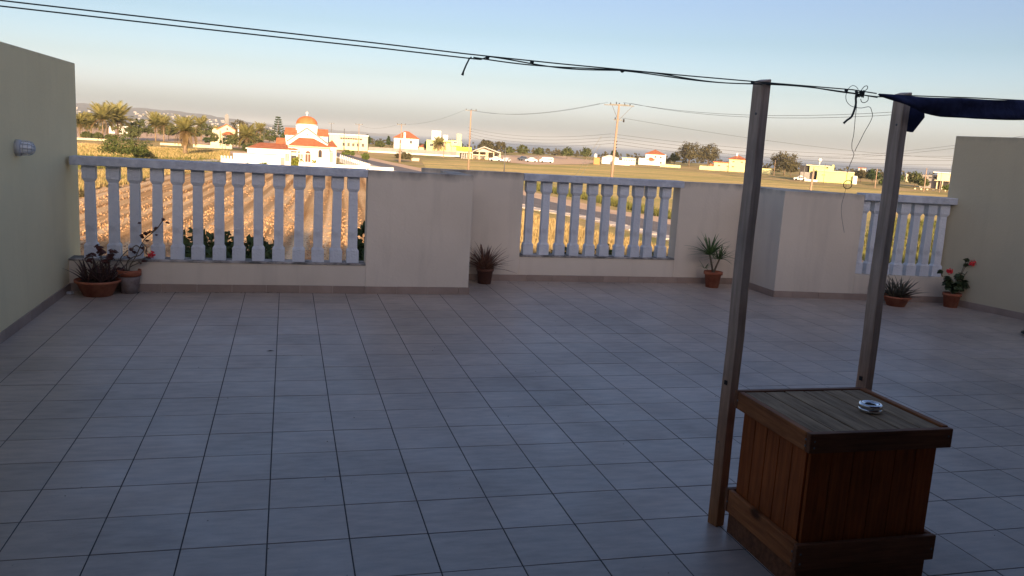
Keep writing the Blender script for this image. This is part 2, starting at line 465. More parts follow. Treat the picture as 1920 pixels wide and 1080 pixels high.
# plain: fan grid, flat to 520 m, sinking to the coast beyond
mb = MB()
radii = [0, 20, 60, 120, 200, 300, 420, 520, 650, 850, 1150, 1600, 2300]
def gz(r): return GZ if r <= 520 else GZ - 40 * min(1, (r - 520) / 900)
NA = 96
for r in radii[1:]:
    for k in range(NA):
        a = 2 * PI * k / NA
        mb.v.append((r * math.sin(a), r * math.cos(a), gz(r)))
i0 = len(mb.v); mb.v.append((0, 0, GZ))
for k in range(NA): mb.f.append((i0, (k + 1) % NA, k))
for j in range(len(radii) - 2):
    for k in range(NA):
        a = j * NA + k; b = j * NA + (k + 1) % NA
        mb.f.append((a, b, b + NA, a + NA))
struct('ground', mb, M['ground'])

M['seawater'] = mat('sea_water', (0.05, 0.085, 0.16), 0.5, (0.07, 0.11, 0.19), 0.004, coords='World')
mb = MB(); n = 64
mb.v.append((0, 0, -46.0))
for k in range(n): mb.v.append((26000 * math.sin(2 * PI * k / n), 26000 * math.cos(2 * PI * k / n), -46.0))
for k in range(n): mb.f.append((0, 1 + (k + 1) % n, 1 + k))
struct('sea', mb, M['seawater'])

M['hill'] = mat('scrub_hillside', (0.14, 0.12, 0.10), 0.95, (0.24, 0.20, 0.17), 0.003, 8, coords='World')
def ridge(name, prof, Dn, Df, zn):
    mb = MB(); cols = 90; rows = 10
    x0, x1 = prof[0][0], prof[-1][0]
    for i in range(cols + 1):
        px = x0 + (x1 - x0) * i / cols
        py = interp(prof, px) + 0.7 * math.sin(px * 0.11) + 0.4 * math.sin(px * 0.31 + 1)
        top = atD(px, py, Df)
        near = atD(px, py, Dn)
        for j in range(rows + 1):
            f = j / rows
            h = zn + (top.z - zn) * (f ** 1.15) + (random.uniform(-4, 4) if 0 < j < rows else 0)
            p = near.lerp(top, f)
            mb.v.append((p.x, p.y, h))
        # far side of the hill
        back = atD(px, py, Df * 1.25); mb.v.append((back.x, back.y, zn))
    R1 = rows + 2
    for i in range(cols):
        for j in range(R1 - 1):
            a = i * R1 + j
            mb.f.append((a, a + R1, a + R1 + 1, a + 1))
    return struct(name, mb, M['hill'], True)
P1 = [(-500, 178), (-100, 186), (60, 190), (143, 193), (210, 198), (270, 203), (330, 208), (380, 214), (430, 222), (480, 231), (520, 238)]
P2 = [(330, 221), (430, 226), (480, 231), (560, 236), (620, 243), (700, 249), (760, 254)]
ridge('hills', P2, 9000, 12000, -46)
hill1 = ridge('hills', P1, 2100, 6000, -44)

# town spread over the far slope: one mass
mb = MB()
for k in range(620):
    px = random.uniform(100, 520); f = random.random() ** 1.7 * 0.75
    top = atD(px, interp(P1, px), 6000); near = atD(px, 250, 2100)
    p = near.lerp(top, f); z = -44 + (top.z + 44) * (f ** 1.15)
    if px < 250 and f > 0.12 and random.random() < 0.5: continue
    w = random.uniform(5, 15); d = random.uniform(6, 10); h = random.uniform(2, 6)
    mb.box(p.x - w / 2, p.y - d / 2, z - 6, p.x + w / 2, p.y + d / 2, z + h)
M['town'] = mat('pale_town_walls', (0.30, 0.26, 0.23), 0.9, (0.55, 0.51, 0.47), 0.01, coords='World')
o = mb.build('distant_town', M['town'], kind='stuff')
tag(o, 'distant white town spread over the foot of the hazy hillside on the left', 'town')

# ploughed field with real furrows
def soil_material():
    m = bpy.data.materials.new('ploughed_dry_soil'); m.use_nodes = True
    t = m.node_tree; b = t.nodes['Principled BSDF']
    tc = N(t, 'ShaderNodeTexCoord').outputs['Object']
    w = noise(t, tc, 0.75, 4, (1.0, 0.03, 1))
    c = ramp(t, w, [(0.36, (0.56, 0.32, 0.14)), (0.5, (0.76, 0.50, 0.26)), (0.64, (0.86, 0.60, 0.35))])
    fine = ramp(t, noise(t, tc, 8.5, 7, rough=.75), [(0.38, (0.50, 0.45, 0.40)), (0.5, (0.98, 0.98, 0.98)), (0.68, (1.12, 1.12, 1.12))])
    c = mixcol(t, 1.0, c, fine, 'MULTIPLY')
    wv = N(t, 'ShaderNodeTexWave', wave_type='BANDS', bands_direction='X'); wv.inputs['Scale'].default_value = 0.19; wv.inputs['Distortion'].default_value = 1.6; wv.inputs['Detail'].default_value = 3; wv.inputs['Detail Scale'].default_value = 0.6
    mpw = N(t, 'ShaderNodeMapping'); mpw.inputs['Scale'].default_value = (1, 0.12, 1); t.links.new(tc, mpw.inputs[0]); t.links.new(mpw.outputs[0], wv.inputs['Vector'])
    c = mixcol(t, 1.0, c, ramp(t, wv.outputs['Fac'], [(0.15, (0.70, 0.64, 0.58)), (0.55, (1.1, 1.1, 1.1))]), 'MULTIPLY')
    t.links.new(c, b.inputs['Base Color']); b.inputs['Roughness'].default_value = 1.0; b.inputs['Specular IOR Level'].default_value = 0.05
    bp = N(t, 'ShaderNodeBump'); bp.inputs['Strength'].default_value = 0.2; bp.inputs['Distance'].default_value = 0.06
    t.links.new(noise(t, tc, 9, 5), bp.inputs['Height']); t.links.new(bp.outputs[0], b.inputs['Normal'])
    return m
M['ploughed'] = soil_material()
fh = heading(640, 242)
FO = G(560, 420)
def inpoly(x, y, P):
    c = False; j = len(P) - 1
    for i in range(len(P)):
        if (P[i][1] > y) != (P[j][1] > y) and x < (P[j][0] - P[i][0]) * (y - P[i][1]) / (P[j][1] - P[i][1]) + P[i][0]: c = not c
        j = i
    return c
FP = [G(40, 395), G(100, 378), G(145, 369), G(190, 355), G(237, 350), G(272, 337), G(311, 330), G(420, 322), G(560, 327), G(690, 331), G(715, 345)]
FP += [Vector((14, 38, GZ)), Vector((14, 14, GZ)), Vector((-30, 14, GZ))]
mb = MB(); idx = {}
ca, sa = math.cos(-fh), math.sin(-fh)
U0, U1, V0, V1 = -70, 30, -60, 110
du, dv = 0.36, 0.8
nu, nv = int((U1 - U0) / du), int((V1 - V0) / dv)
def fvert(i, j):
    if (i, j) in idx: return idx[i, j]
    u = U0 + i * du; v = V0 + j * dv
    z = 0.12 + 0.05 * math.sin(u * 2 * PI / 1.8 + 0.35 * math.sin(v * 0.11)) + 0.045 * math.sin(u * 2 * PI / 5.3 + 1) + random.uniform(-0.008, 0.008)
    idx[i, j] = len(mb.v); mb.v.append((u, v, z)); return idx[i, j]
for i in range(nu):
    for j in range(nv):
        u = U0 + (i + .5) * du; v = V0 + (j + .5) * dv
        wx = FO.x + u * ca - v * sa; wy = FO.y + u * sa + v * ca
        if inpoly(wx + random.uniform(-.4, .4), wy + random.uniform(-.5, .5), [(p.x, p.y) for p in FP]):
            mb.f.append((fvert(i, j), fvert(i + 1, j), fvert(i + 1, j + 1), fvert(i, j + 1)))
fo = struct('ploughed_field', mb, M['ploughed'], True)
fo.location = (FO.x, FO.y, GZ); fo.rotation_euler = (0, 0, -fh)

def sheet(name, pts, z, m, sub=0):
    mb = MB(); mb.poly([(p[0], p[1], GZ + z) for p in pts])
    n = mb.f[0]; 
    a = sum(pts[k][0] * pts[(k + 1) % len(pts)][1] - pts[(k + 1) % len(pts)][0] * pts[k][1] for k in range(len(pts)))
    if a < 0: mb.f[0] = tuple(reversed(n))
    return struct(name, mb, m)
def wheat_material():
    m = bpy.data.materials.new('ripening_wheat'); m.use_nodes = True
    t = m.node_tree; b = t.nodes['Principled BSDF']
    pos = N(t, 'ShaderNodeNewGeometry').outputs['Position']
    st = noise(t, pos, 0.03, 6, (1, 2.6, 1))
    c = ramp(t, st, [(0.32, (0.84, 0.60, 0.25)), (0.5, (0.74, 0.57, 0.22)), (0.66, (0.54, 0.46, 0.16))])
    bands = ramp(t, noise(t, pos, 0.018, 3, (0.5, 6, 1)), [(0.4, (0.85, 0.85, 0.8)), (0.6, (1.12, 1.08, 1.05))])
    c = mixcol(t, 1.0, c, bands, 'MULTIPLY')
    fine = ramp(t, noise(t, pos, 1.1, 6), [(0.3, (0.8, 0.8, 0.78)), (0.7, (1.12, 1.1, 1.08))])
    c = mixcol(t, 1.0, c, fine, 'MULTIPLY')
    t.links.new(c, b.inputs['Base Color']); b.inputs['Roughness'].default_value = 0.95; b.inputs['Specular IOR Level'].default_value = 0.1
    bp = N(t, 'ShaderNodeBump'); bp.inputs['Strength'].default_value = 0.5; bp.inputs['Distance'].default_value = 0.2
    t.links.new(noise(t, pos, 2.2, 4), bp.inputs['Height']); t.links.new(bp.outputs[0], b.inputs['Normal'])
    return m
M['wheat'] = wheat_material()
sheet('wheat_field', [G(800, 318), G(1008, 356), G(1092, 371), G(1201, 397), G(1400, 440), G(1700, 520), G(2300, 620), G(2250, 380), G(1800, 368), G(1500, 345), G(1300, 322), G(1130, 310), G(960, 308), G(860, 301), G(790, 301)], 0.03, M['wheat'])
M['dirt'] = mat('pinkish_bare_dirt', (0.72, 0.45, 0.27), 1.0, (0.84, 0.58, 0.37), 0.5, 6, bump=0.5, bscale=2, coords='World', bdist=0.1)
M['asphalt'] = mat('worn_asphalt', (0.17, 0.145, 0.14), 0.9, (0.25, 0.215, 0.20), 0.8, 6, coords='World')
M['pavement'] = mat('pale_pavement', (0.66, 0.54, 0.44), 0.9, (0.78, 0.66, 0.55), 0.8, 5, coords='World')
def off(pts, d):
    out = []
    for k, p in enumerate(pts):
        a = pts[max(k - 1, 0)]; b = pts[min(k + 1, len(pts) - 1)]
        t = Vector((b[0] - a[0], b[1] - a[1])).normalized()
        out.append(Vector((p[0] + t.y * d, p[1] - t.x * d)))
    return out
# road: far asphalt edge, running from behind the church fence down to the right
edge = [G(560, 270), G(640, 288), G(700, 302), G(790, 322), G(900, 347), G(1008, 373), G(1092, 393), G(1201, 409 + 1), G(1320, 436), G(1600, 500)]
edge = [Vector((p.x, p.y)) for p in edge]
def strip(name, a, b, z, m):
    mb = MB()
    A = off(edge, a); B = off(edge, b)
    for k in range(len(edge) - 1):
        mb.poly([(A[k].x, A[k].y, GZ + z), (B[k].x, B[k].y, GZ + z), (B[k + 1].x, B[k + 1].y, GZ + z), (A[k + 1].x, A[k + 1].y, GZ + z)])
    o = struct(name, mb, m)
    return o
rw = 6.0
strip('road_verge', -4.2, 0.0, 0.05, M['dirt'])
strip('road', 0.0, rw, 0.054, M['asphalt'])
# pavement beside the road made of separate kerb slabs
pav = bpy.data.objects.new('pavement', None); COL.objects.link(pav); pav['kind'] = 'structure'; pav.location = (0, 0, GZ)
A = off(edge, rw + 0.004); B = off(edge, rw + 1.9)
for k in range(len(edge) - 1):
    L = (A[k + 1] - A[k]).length; ns = max(1, int(L / 3.2))
    if k < 4: ns = max(1, ns // 3)
    for q in range(ns):
        f0, f1 = q / ns + 0.012, (q + 1) / ns - 0.012
        pts = [A[k].lerp(A[k + 1], f0), B[k].lerp(B[k + 1], f0), B[k].lerp(B[k + 1], f1), A[k].lerp(A[k + 1], f1)]
        a = sum(pts[i].x * pts[(i + 1) % 4].y - pts[(i + 1) % 4].x * pts[i].y for i in range(4))
        if a < 0: pts.reverse()
        MB().prism(pts, 0.0, 0.14).build('kerb_slab', M['pavement'], pav)
sheet('palm_grove_ground', [G(-200, 262), G(143, 259), G(250, 263), G(300, 264), G(430, 277), G(520, 283), G(560, 262), G(470, 246), G(143, 237), G(-200, 225)], 0.03, M['dirt'])
sheet('parking_ground', [G(935, 303), G(1000, 309), G(1100, 308), G(1125, 303), G(1060, 293), G(935, 291)], 0.06, M['dirt'])
sheet('dirt_track', [G(100, 285), G(210, 287), G(300, 284), G(470, 291), G(470, 285), G(300, 279), G(210, 281), G(100, 279)], 0.04, M['dirt'])
sheet('dirt_apron', [G(350, 303), G(400, 299), G(425, 303), G(425, 311), G(380, 309)], 0.05, M['pavement'])

# ================================================================== THE TERRACE
XL = -2.27; YA = 5.12; XA = 1.63; YB = 6.02; XB = 5.36
C0 = Vector((5.357, 5.143)); C1 = Vector((7.537, 4.863)); R1 = Vector((7.771, 3.902))
cdir = (C1 - C0).normalized(); rdir = (R1 - C1).normalized()
T = 0.33
def clip(poly, p, d):                           # keep the side to the right of p + t d
    out = []
    for i in range(len(poly)):
        a, b = poly[i], poly[(i + 1) % len(poly)]
        fa = (a[0] - p[0]) * d[1] - (a[1] - p[1]) * d[0]; fb = (b[0] - p[0]) * d[1] - (b[1] - p[1]) * d[0]
        if fa >= 0: out.append(a)
        if fa * fb < 0:
            t = fa / (fa - fb); out.append((a[0] + (b[0] - a[0]) * t, a[1] + (b[1] - a[1]) * t))
    return out
floor = bpy.data.objects.new('terrace_floor', None); COL.objects.link(floor); floor['kind'] = 'structure'
mb = MB()
mb.prism([(XL - .1, -5.2), (9.95, -5.2), (7.65, 5.05), (5.4, 5.35), (5.45, 6.15), (1.5, 6.15), (1.5, 5.25), (XL - .1, 5.25)], -0.25, -0.0016)
mb.build('screed', M['grout'], floor)
tiles = []
def seen(x, y):
    d = Vector((x, y, 0)) - CC; z = d.dot(CV)
    if z < 0.3: return 0
    px = 960 + CF * d.dot(CR) / z; py = 540 - CF * d.dot(CU) / z
    if -60 < px < 1980 and -60 < py < 1150: return 1 / (z * z * z)
    return 0
g = 0.0026
for ix in range(-7, 31):
    for iy in range(-16, 19):
        x0, x1, y0, y1 = ix * T + g, (ix + 1) * T - g, iy * T + g, (iy + 1) * T - g
        P = [(x0, y0), (x1, y0), (x1, y1), (x0, y1)]
        xc, yc = (x0 + x1) / 2, (y0 + y1) / 2
        P = clip(P, (XL, 0), (0, 1))
        if xc < XA: P = clip(P, (0, YA + .03), (1, 0)) if P else P
        elif x0 < XB: P = clip(P, (0, YB + .03), (1, 0)) if P else P
        else: P = clip(P, C0 + Vector((0, .03)), cdir) if P else P
        if P: P = clip(P, C1 + Vector((.03, 0)), rdir)
        P = clip(P, (0, -5.19), (-1, 0)) if P else P
        if not P or len(P) < 3: continue
        area = abs(sum(P[i][0] * P[(i + 1) % len(P)][1] - P[(i + 1) % len(P)][0] * P[i][1] for i in range(len(P)))) / 2
        if area < 0.002: continue
        tiles.append((seen(xc, yc) * area, xc, yc, P, len(P) == 4 and area > T * T * .95))
tiles.sort(key=lambda q: -q[0])
tm = MB().prism([(-T / 2 + g, -T / 2 + g), (T / 2 - g, -T / 2 + g), (T / 2 - g, T / 2 - g), (-T / 2 + g, T / 2 - g)], -0.008, 0.0, ch=0.0012).build('tile', M['tile'], floor, link=False)
rest = MB()
for k, (w, xc, yc, P, full) in enumerate(tiles):
    dz = random.uniform(-0.0006, 0.0006)
    if k < 300:
        if full:
            o = bpy.data.objects.new('tile', tm.data); COL.objects.link(o); o.parent = floor; o.location = (xc, yc, dz)
            o.rotation_euler = (random.gauss(0, .0006), random.gauss(0, .0006), random.gauss(0, .0012))
        else:
            MB().prism([(p[0] - xc, p[1] - yc) for p in P], -0.008, dz, ch=0.0012).build('tile', M['tile'], floor).location = (xc, yc, 0)
    else:
        rest.prism(P, -0.008, dz, ch=0.0012)
rest.build('tiling', M['tile'], floor, kind='stuff')
bpy.data.objects.remove(tm)

# house body below the terrace
mb = MB()
mb.prism([(XL - .18, -5.3), (9.9, -5.3), (7.7, 5.0), (5.5, 5.3), (5.5, 6.2), (1.3, 6.2), (1.3, 5.3), (XL - .18, 5.3)], GZ - 0.3, -0.26)
o = mb.build('house_storeys_below', M['parapet']); o.name = 'terrace_base'; o['kind'] = 'structure'

def skirting(parent, a, b, n=(0, -1), start=0.0, h=0.078):
    """row of skirting tiles standing against a wall from a to b (world xy), facing n"""
    a = Vector(a); b = Vector(b); d = (b - a); L = d.length; d.normalize(); nn = Vector(n).normalized()
    s = -start
    while s < L:
        s0, s1 = max(0, s) + .0015, min(L, s + T) - .0015
        if s1 - s0 > 0.01:
            p, q = a + d * s0 + nn * .001, a + d * s1 + nn * .001
            pts = [p, q, q + nn * .011, p + nn * .011]
            ar = sum(pts[i].x * pts[(i + 1) % 4].y - pts[(i + 1) % 4].x * pts[i].y for i in range(4))
            if ar < 0: pts.reverse()
            MB().prism([tuple(v) for v in pts], 0.001, h + random.uniform(-.0008, .0008), ch=.002).build('skirting_tile', M['skirt'], parent)
        s += T

TOP = 1.275; SILL = 0.312; TH = 0.20
# left side wall
w = thing('side_wall', 'tall cream rendered wall closing the left side of the terrace', 'wall')
MB().box(XL - TH, -5.2, -0.26, XL, 5.62, 2.155).build('masonry', M['sidewall'], w, bevel=.008)
skirting(w, (XL, -5.1), (XL, YA), (1, 0))
# right side wall
w = thing('side_wall', 'tall cream rendered wall closing the right side of the terrace', 'wall')
on = Vector((-rdir.y, rdir.x)); 
a = C1 - rdir * 0.15; b = C1 + rdir * 10.4
if on.x < 0: on = -on
pts = [a, b, b + on * TH, a + on * TH]
ar = sum(pts[i].x * pts[(i + 1) % 4].y - pts[(i + 1) % 4].x * pts[i].y for i in range(4))
if ar < 0: pts.reverse()
MB().prism([tuple(p) for p in pts], -0.26, 2.02).build('masonry', M['sidewall2'], w, bevel=.008)
skirting(w, C1, C1 + rdir * 9.5, -on)

# parapets
w = thing('parapet_wall', 'left pinkish parapet with a low wall under the longest balustrade and a broad solid pier', 'wall')
mb = MB(); mb.box(XL, YA, -0.26, 0.53, YA + TH, SILL)
mb.build('low_wall', M['parapet'], w, bevel=.006)
MB().box(XL + .002, YA - .009, SILL - .016, 0.529, YA + TH + .01, SILL + .003).build('sill', M['sill'], w, bevel=.003)
MB().box(0.53, YA, -0.26, XA, YA + TH, TOP).build('pier', M['parapet'], w, bevel=.006)
MB().box(XA - TH, YA + TH, -0.26, XA - .001, YB - .001, TOP - .004).build('return_wall', M['parapet'], w)
skirting(w, (XL + .012, YA), (XA, YA), (0, -1), start=.18)
skirting(w, (XA, YA), (XA, YB), (1, 0), start=.2)
w = thing('parapet_wall', 'middle pinkish parapet, set back, carrying the ten baluster balustrade', 'wall')
MB().box(1.24, YB, -0.26, 2.43, YB + TH, TOP + .012).build('pier', M['parapet'], w, bevel=.006)
MB().box(2.43, YB, -0.26, 4.45, YB + TH, SILL).build('low_wall', M['parapet'], w, bevel=.006)
MB().box(2.431, YB - .009, SILL - .016, 4.449, YB + TH + .01, SILL + .003).build('sill', M['sill'], w, bevel=.003)
MB().box(4.45, YB, -0.26, XB + TH, YB + TH, TOP).build('pier', M['parapet'], w, bevel=.006)
skirting(w, (XA + .012, YB), (XB, YB), (0, -1), start=.1)
w = thing('parapet_wall', 'right pinkish parapet jutting forward behind the two timber posts', 'wall')
def cpt(s, n=0.0): return C0 + cdir * s + Vector((-cdir.y, cdir.x)) * n
sR = (C1 - C0).length; sO = 1.0
MB().prism([tuple(C0), tuple(cpt(sO)), tuple(cpt(sO, TH)), (XB + TH, YB - .001), (XB, YB - .001)], -0.26, TOP - .01).build('pier', M['parapet'], w, bevel=.006)
MB().prism([tuple(cpt(sO)), tuple(cpt(sR)), tuple(cpt(sR, TH)), tuple(cpt(sO, TH))], -0.26, SILL).build('low_wall', M['parapet'], w)
skirting(w, (XB, YB), (XB, C0.y), (-1, 0), start=.15)
skirting(w, C0, C1, (cdir.y, -cdir.x), start=.1)

# balusters
def baluster_mesh():
    mb = MB(); H = 1.20 - SILL
    prof = [(0.061, 0.0), (0.061, 0.125), (0.045, 0.150), (0.046, 0.35), (0.042, H - .165), (0.0405, H - .16), (0.060, H - .125), (0.060, H)]
    i = 0
    for r, z in prof:
        for sx, sy in ((-1, -1), (1, -1), (1, 1), (-1, 1)): mb.v.append((sx * r, sy * r * 0.82, z))
    for k in range(len(prof) - 1):
        for q in range(4):
            a = k * 4 + q; b = k * 4 + (q + 1) % 4
            mb.f.append((a, b, b + 4, a + 4))
    mb.f.append((3, 2, 1, 0)); e = (len(prof) - 1) * 4; mb.f.append((e, e + 1, e + 2, e + 3))
    o = mb.build('baluster', M['baluster'], link=False)
    return o.data, o
bal_me, bal_o = baluster_mesh()
def balustrade(label, loc, rz, xs, x0, x1):
    t = thing('balustrade', label, 'balustrade', loc, rz)
    MB().box(x0, -0.105, 1.20 - SILL, x1, 0.105, 1.20 - SILL + .082).build('handrail', M['rail'], t, bevel=.008)
    for x in xs:
        o = bpy.data.objects.new('baluster', bal_me); COL.objects.link(o); o.parent = t; o.location = (x, random.uniform(-.004, .004), 0.0034)
        o.rotation_euler = (random.gauss(0, .004), random.gauss(0, .006), random.gauss(0, .03))
    return t
XS = [-2.082, -1.88, -1.689, -1.487, -1.306, -1.114, -0.914, -0.728, -0.539, -0.343, -0.144, 0.046, 0.228, 0.4]
balustrade('white balustrade of fourteen balusters next to the left side wall', (0, YA + TH / 2, SILL), 0, XS, XL + .03, 0.529)
XS = [2.548, 2.747, 2.948, 3.131, 3.336, 3.522, 3.731, 3.932, 4.102, 4.296]
balustrade('white balustrade of ten balusters between the left potted plant and the yucca', (0, YB + TH / 2, SILL), 0, XS, 2.432, 4.50)
ang = math.atan2(cdir.y, cdir.x); o0 = cpt(0, TH / 2)
balustrade('white balustrade of seven balusters next to the right side wall', (o0.x, o0.y, SILL), ang,
           [1.05, 1.225, 1.40, 1.575, 1.75, 1.92, 2.09], sO + .002, sR + .0)
bpy.data.objects.remove(bal_o)

# unseen low house and taller block, added behind the terrace to cast the evening shade
hb = thing('shade_house', 'unseen low cream house with a deep roof, added behind the terrace to cast shade', 'house', (0, -5.3, 0))
MB().box(-2.5, -7, GZ, 9.8, 0, 3.1).build('wall', M['cream'], hb)
MB().box(-2.8, -7.3, 3.102, 10.1, 0.3, 3.3).build('roof_slab', M['cream'], hb)
MB().box(-2.2, 0.032, 2.62, 9.6, 3.5, 2.8).build('shade_roof', M['brownwood'], hb)  # added roof, its depth shaped to darken the box front and near floor
MB().box(-2.2, 0.002, -0.002, 9.4, 0.03, 2.6).build('shade_panel', M['brownwood'], hb)  # dark facing added to cut the light on the box front
nb_ = thing('shade_block', 'unseen wide pale block added far behind the terrace to cast shade', 'building', (0, -45, GZ))
MB().box(-45, -12, 0, 70, 0, 22.0).build('wall', M['cream'], nb_)
MB().box(-7.6, -5, 22.0, -5.7, -1, 23.6).build('roof_shade_box', M['cream'], nb_)  # added roof block, shaped to cast the bump in the field shadow
for fl_ in range(6):
    for k in range(24):
        MB().box(-43 + k * 4.7, 0.002, 1.2 + fl_ * 3.4, -41 + k * 4.7, 0.06, 2.9 + fl_ * 3.4).build('window', M['pane'], nb_)
for x0 in (-1.2, 1.8, 4.8):
    MB().box(x0, 0.032, 0.02, x0 + 1.6, 0.06, 2.2).build('door', M['darkin'], hb)

# ---------------------------------------------------------------- timber box, posts, ropes
BX0, BX1, BY0, BY1, BZ = 1.632, 2.272, -1.04, -0.475, 0.655
bx = thing('planter_box', 'square slatted dark timber box with an overhanging lid, between two posts', 'box', (BX0, BY0, 0))
BW, BD = BX1 - BX0, BY1 - BY0
# lid frame
rt = .028
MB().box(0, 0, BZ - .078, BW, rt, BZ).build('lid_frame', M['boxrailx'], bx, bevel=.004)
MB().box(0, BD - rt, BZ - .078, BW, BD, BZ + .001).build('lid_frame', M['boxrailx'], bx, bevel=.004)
MB().box(0, rt + .001, BZ - .078, rt, BD - rt - .001, BZ - .001).build('lid_frame', M['boxrail'], bx, bevel=.004)
MB().box(BW - rt, rt + .001, BZ - .078, BW, BD - rt - .001, BZ + .004).build('lid_frame', M['boxrail'], bx, bevel=.004)
nb = 6; ww = (BW - 2 * rt - .004) / nb
for k in range(nb):
    x0 = rt + .002 + k * ww
    o = MB().box(x0 + .0036, rt + .003, BZ - .022, x0 + ww - .0036, BD - rt - .003, BZ - .003 + random.uniform(-.0015, .0015)).build('lid_board', M['lid'], bx, bevel=.0025)
MB().box(rt + .004, rt + .004, BZ - .05, BW - rt - .004, BD - rt - .004, BZ - .024).build('lid_gap_backing', M['black'], bx)  # solid black sheet under the boards, stands in for shade in their gaps
# body
ins = .034
for k in range(6):
    wv = (BW - 2 * ins) / 6
    MB().box(ins + k * wv + .002, ins, .10, ins + (k + 1) * wv - .002, ins + .018, BZ - .079).build('side_board', M['boxside'], bx, bevel=.002)
    MB().box(ins + k * wv + .002, BD - ins - .018, .10, ins + (k + 1) * wv - .002, BD - ins, BZ - .079).build('side_board', M['boxside'], bx, bevel=.002)
for k in range(5):
    wv = (BD - 2 * ins - .036) / 5
    y0 = ins + .018
    MB().box(ins - .006, y0 + k * wv + .002, .10, ins + .012, y0 + (k + 1) * wv - .002, BZ - .079).build('side_board', M['boxside'], bx, bevel=.002)
    MB().box(BW - ins - .012, y0 + k * wv + .002, .10, BW - ins + .006, y0 + (k + 1) * wv - .002, BZ - .079).build('side_board', M['boxside'], bx, bevel=.002)
MB().box(ins + .03, ins + .03, .08, BW - ins - .03, BD - ins - .03, BZ - .08).build('liner', M['black'], bx)
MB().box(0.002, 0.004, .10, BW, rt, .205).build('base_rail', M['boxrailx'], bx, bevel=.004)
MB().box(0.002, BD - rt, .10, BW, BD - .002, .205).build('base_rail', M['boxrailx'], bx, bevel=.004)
MB().box(0.004, rt + .001, .101, rt - .002, BD - rt - .001, .205).build('base_rail', M['boxrail'], bx, bevel=.004)
MB().box(BW - rt + .002, rt + .001, .101, BW - .002, BD - rt - .001, .205).build('base_rail', M['boxrail'], bx, bevel=.004)
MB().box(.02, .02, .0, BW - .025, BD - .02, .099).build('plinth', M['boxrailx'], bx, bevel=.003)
for (sx_, sy_, sz_) in ((.02, .0, BZ - .03), (.02, .0, BZ - .055), (BW - .02, .0, BZ - .03), (.02, .0, .13), (.02, .0, .17), (BW - .02, .0, .15)):
    MB().lathe([(.0001, .0012), (.0035, .001), (.005, -.001)], 10, Matrix.Translation((sx_, sy_ - .0002, sz_)) @ Matrix.Rotation(PI / 2, 4, 'X')).build('screw', M['galv'], bx)
for (sy_, sz_) in ((.03, BZ - .03), (.03, BZ - .055), (BD - .03, BZ - .04), (.03, .13), (.03, .17), (BD - .03, .15)):
    MB().lathe([(.0001, .0012), (.0035, .001), (.005, -.001)], 10, Matrix.Translation((-.0002, sy_, sz_)) @ Matrix.Rotation(-PI / 2, 4, 'Y')).build('screw', M['galv'], bx)
def post(label, x, y, h, rz):
    t = thing('timber_post', label, 'post', (x, y, 0), rz, 'timber posts by the box')
    sx, sy = .024, .029
    mb = MB(); prof = []
    nseg = 9
    for k in range(nseg + 1):
        z = h * k / nseg; wx = .0018 * math.sin(k * 1.7 + x); wy = .0018 * math.sin(k * 2.3 + x)
        for ax, ay in ((-1, -1), (1, -1), (1, 1), (-1, 1)): mb.v.append((ax * sx + wx, ay * sy + wy, z + (0.006 * ax if k == nseg else 0)))
    for k in range(nseg):
        for q in range(4):
            a = k * 4 + q; b = k * 4 + (q + 1) % 4; mb.f.append((a, b, b + 4, a + 4))
    mb.f.append((3, 2, 1, 0)); e = nseg * 4; mb.f.append((e, e + 1, e + 2, e + 3))
    mb.build('shaft', M['post'], t, bevel=.004)
    mb = MB().box(-.0265, -.004, h * .335, -.0225, .012, h * .345)
    mb.build('split', M['black'], t)
    for z, yy in ((.2, 0.008), (.93, -.006)):
        mb = MB(); Mx = Matrix.Translation((-sx - .001, yy, h * z)) @ Matrix.Rotation(-PI / 2, 4, 'Y')
        mb.lathe([(0.0001, .0015), (.004, .001), (.006, -.001)], 12, Mx); mb.build('screw', M['galv'], t)
    return t
pr_ = R_(16)
post('pale weathered timber post at the left corner of the box, standing on the tiles', 1.6385, -.418, 1.975, pr_)
post('pale weathered timber post at the right back corner of the box, under the blue cloth', 2.353, -.39, 1.972, pr_)

# ashtray
t = thing('ashtray', 'round steel ashtray on the lid of the timber box', 'ashtray', (2.07, -.80, BZ - .002)); t.scale = (.82, .82, .8)
MB().lathe([(.0001, .001), (.052, .001), (.057, .006), (.057, .016), (.055, .019), (.0545, .0195)], 36).build('dish', M['steel'], t, True)
MB().lathe([(.0545, .022), (.057, .024), (.057, .038), (.053, .044), (.046, .045), (.030, .040), (.027, .034), (.030, .030), (.052, .022)], 36).build('rim', M['steel'], t, True)
MB().lathe([(.0001, .018), (.05, .0185)], 24).build('ash_bed', M['black'], t)

# clothes ropes along Y = -.45
ZR = [(-2.27, 2.06), (-1.9, 2.042), (-1.17, 2.018), (-.5, 1.999), (.07, 1.984), (.39, 1.973), (.75, 1.966), (1.25, 1.961), (1.59, 1.960), (2.06, 1.960), (2.18, 1.952)]
def zr(x): return interp(ZR, x)
YR = -.452
cl = thing('clothes_line', 'twisted double dark clothes line stretched from the left wall past the posts', 'rope')
L1 = [(x, YR, zr(x) + .004) for x in [-2.27 + k * .12 for k in range(38)]]
MB().tube(L1, .0026, 6).build('rope_strand', M['rope'], cl, True)
L2 = []
for k in range(150):
    x = -2.27 + k * .03
    if x > 2.2: break
    if x < .44: dz = -.010 - .004 * math.sin((x + 2.27) * 1.1); dy = 0
    else: dz = .0075 * math.cos((x - .44) * 9.5) - .004; dy = .008 * math.sin((x - .44) * 9.5)
    L2.append((x, YR + dy, zr(x) + dz))
MB().tube(L2, .0026, 6).build('rope_strand', M['rope'], cl, True)
L3 = []
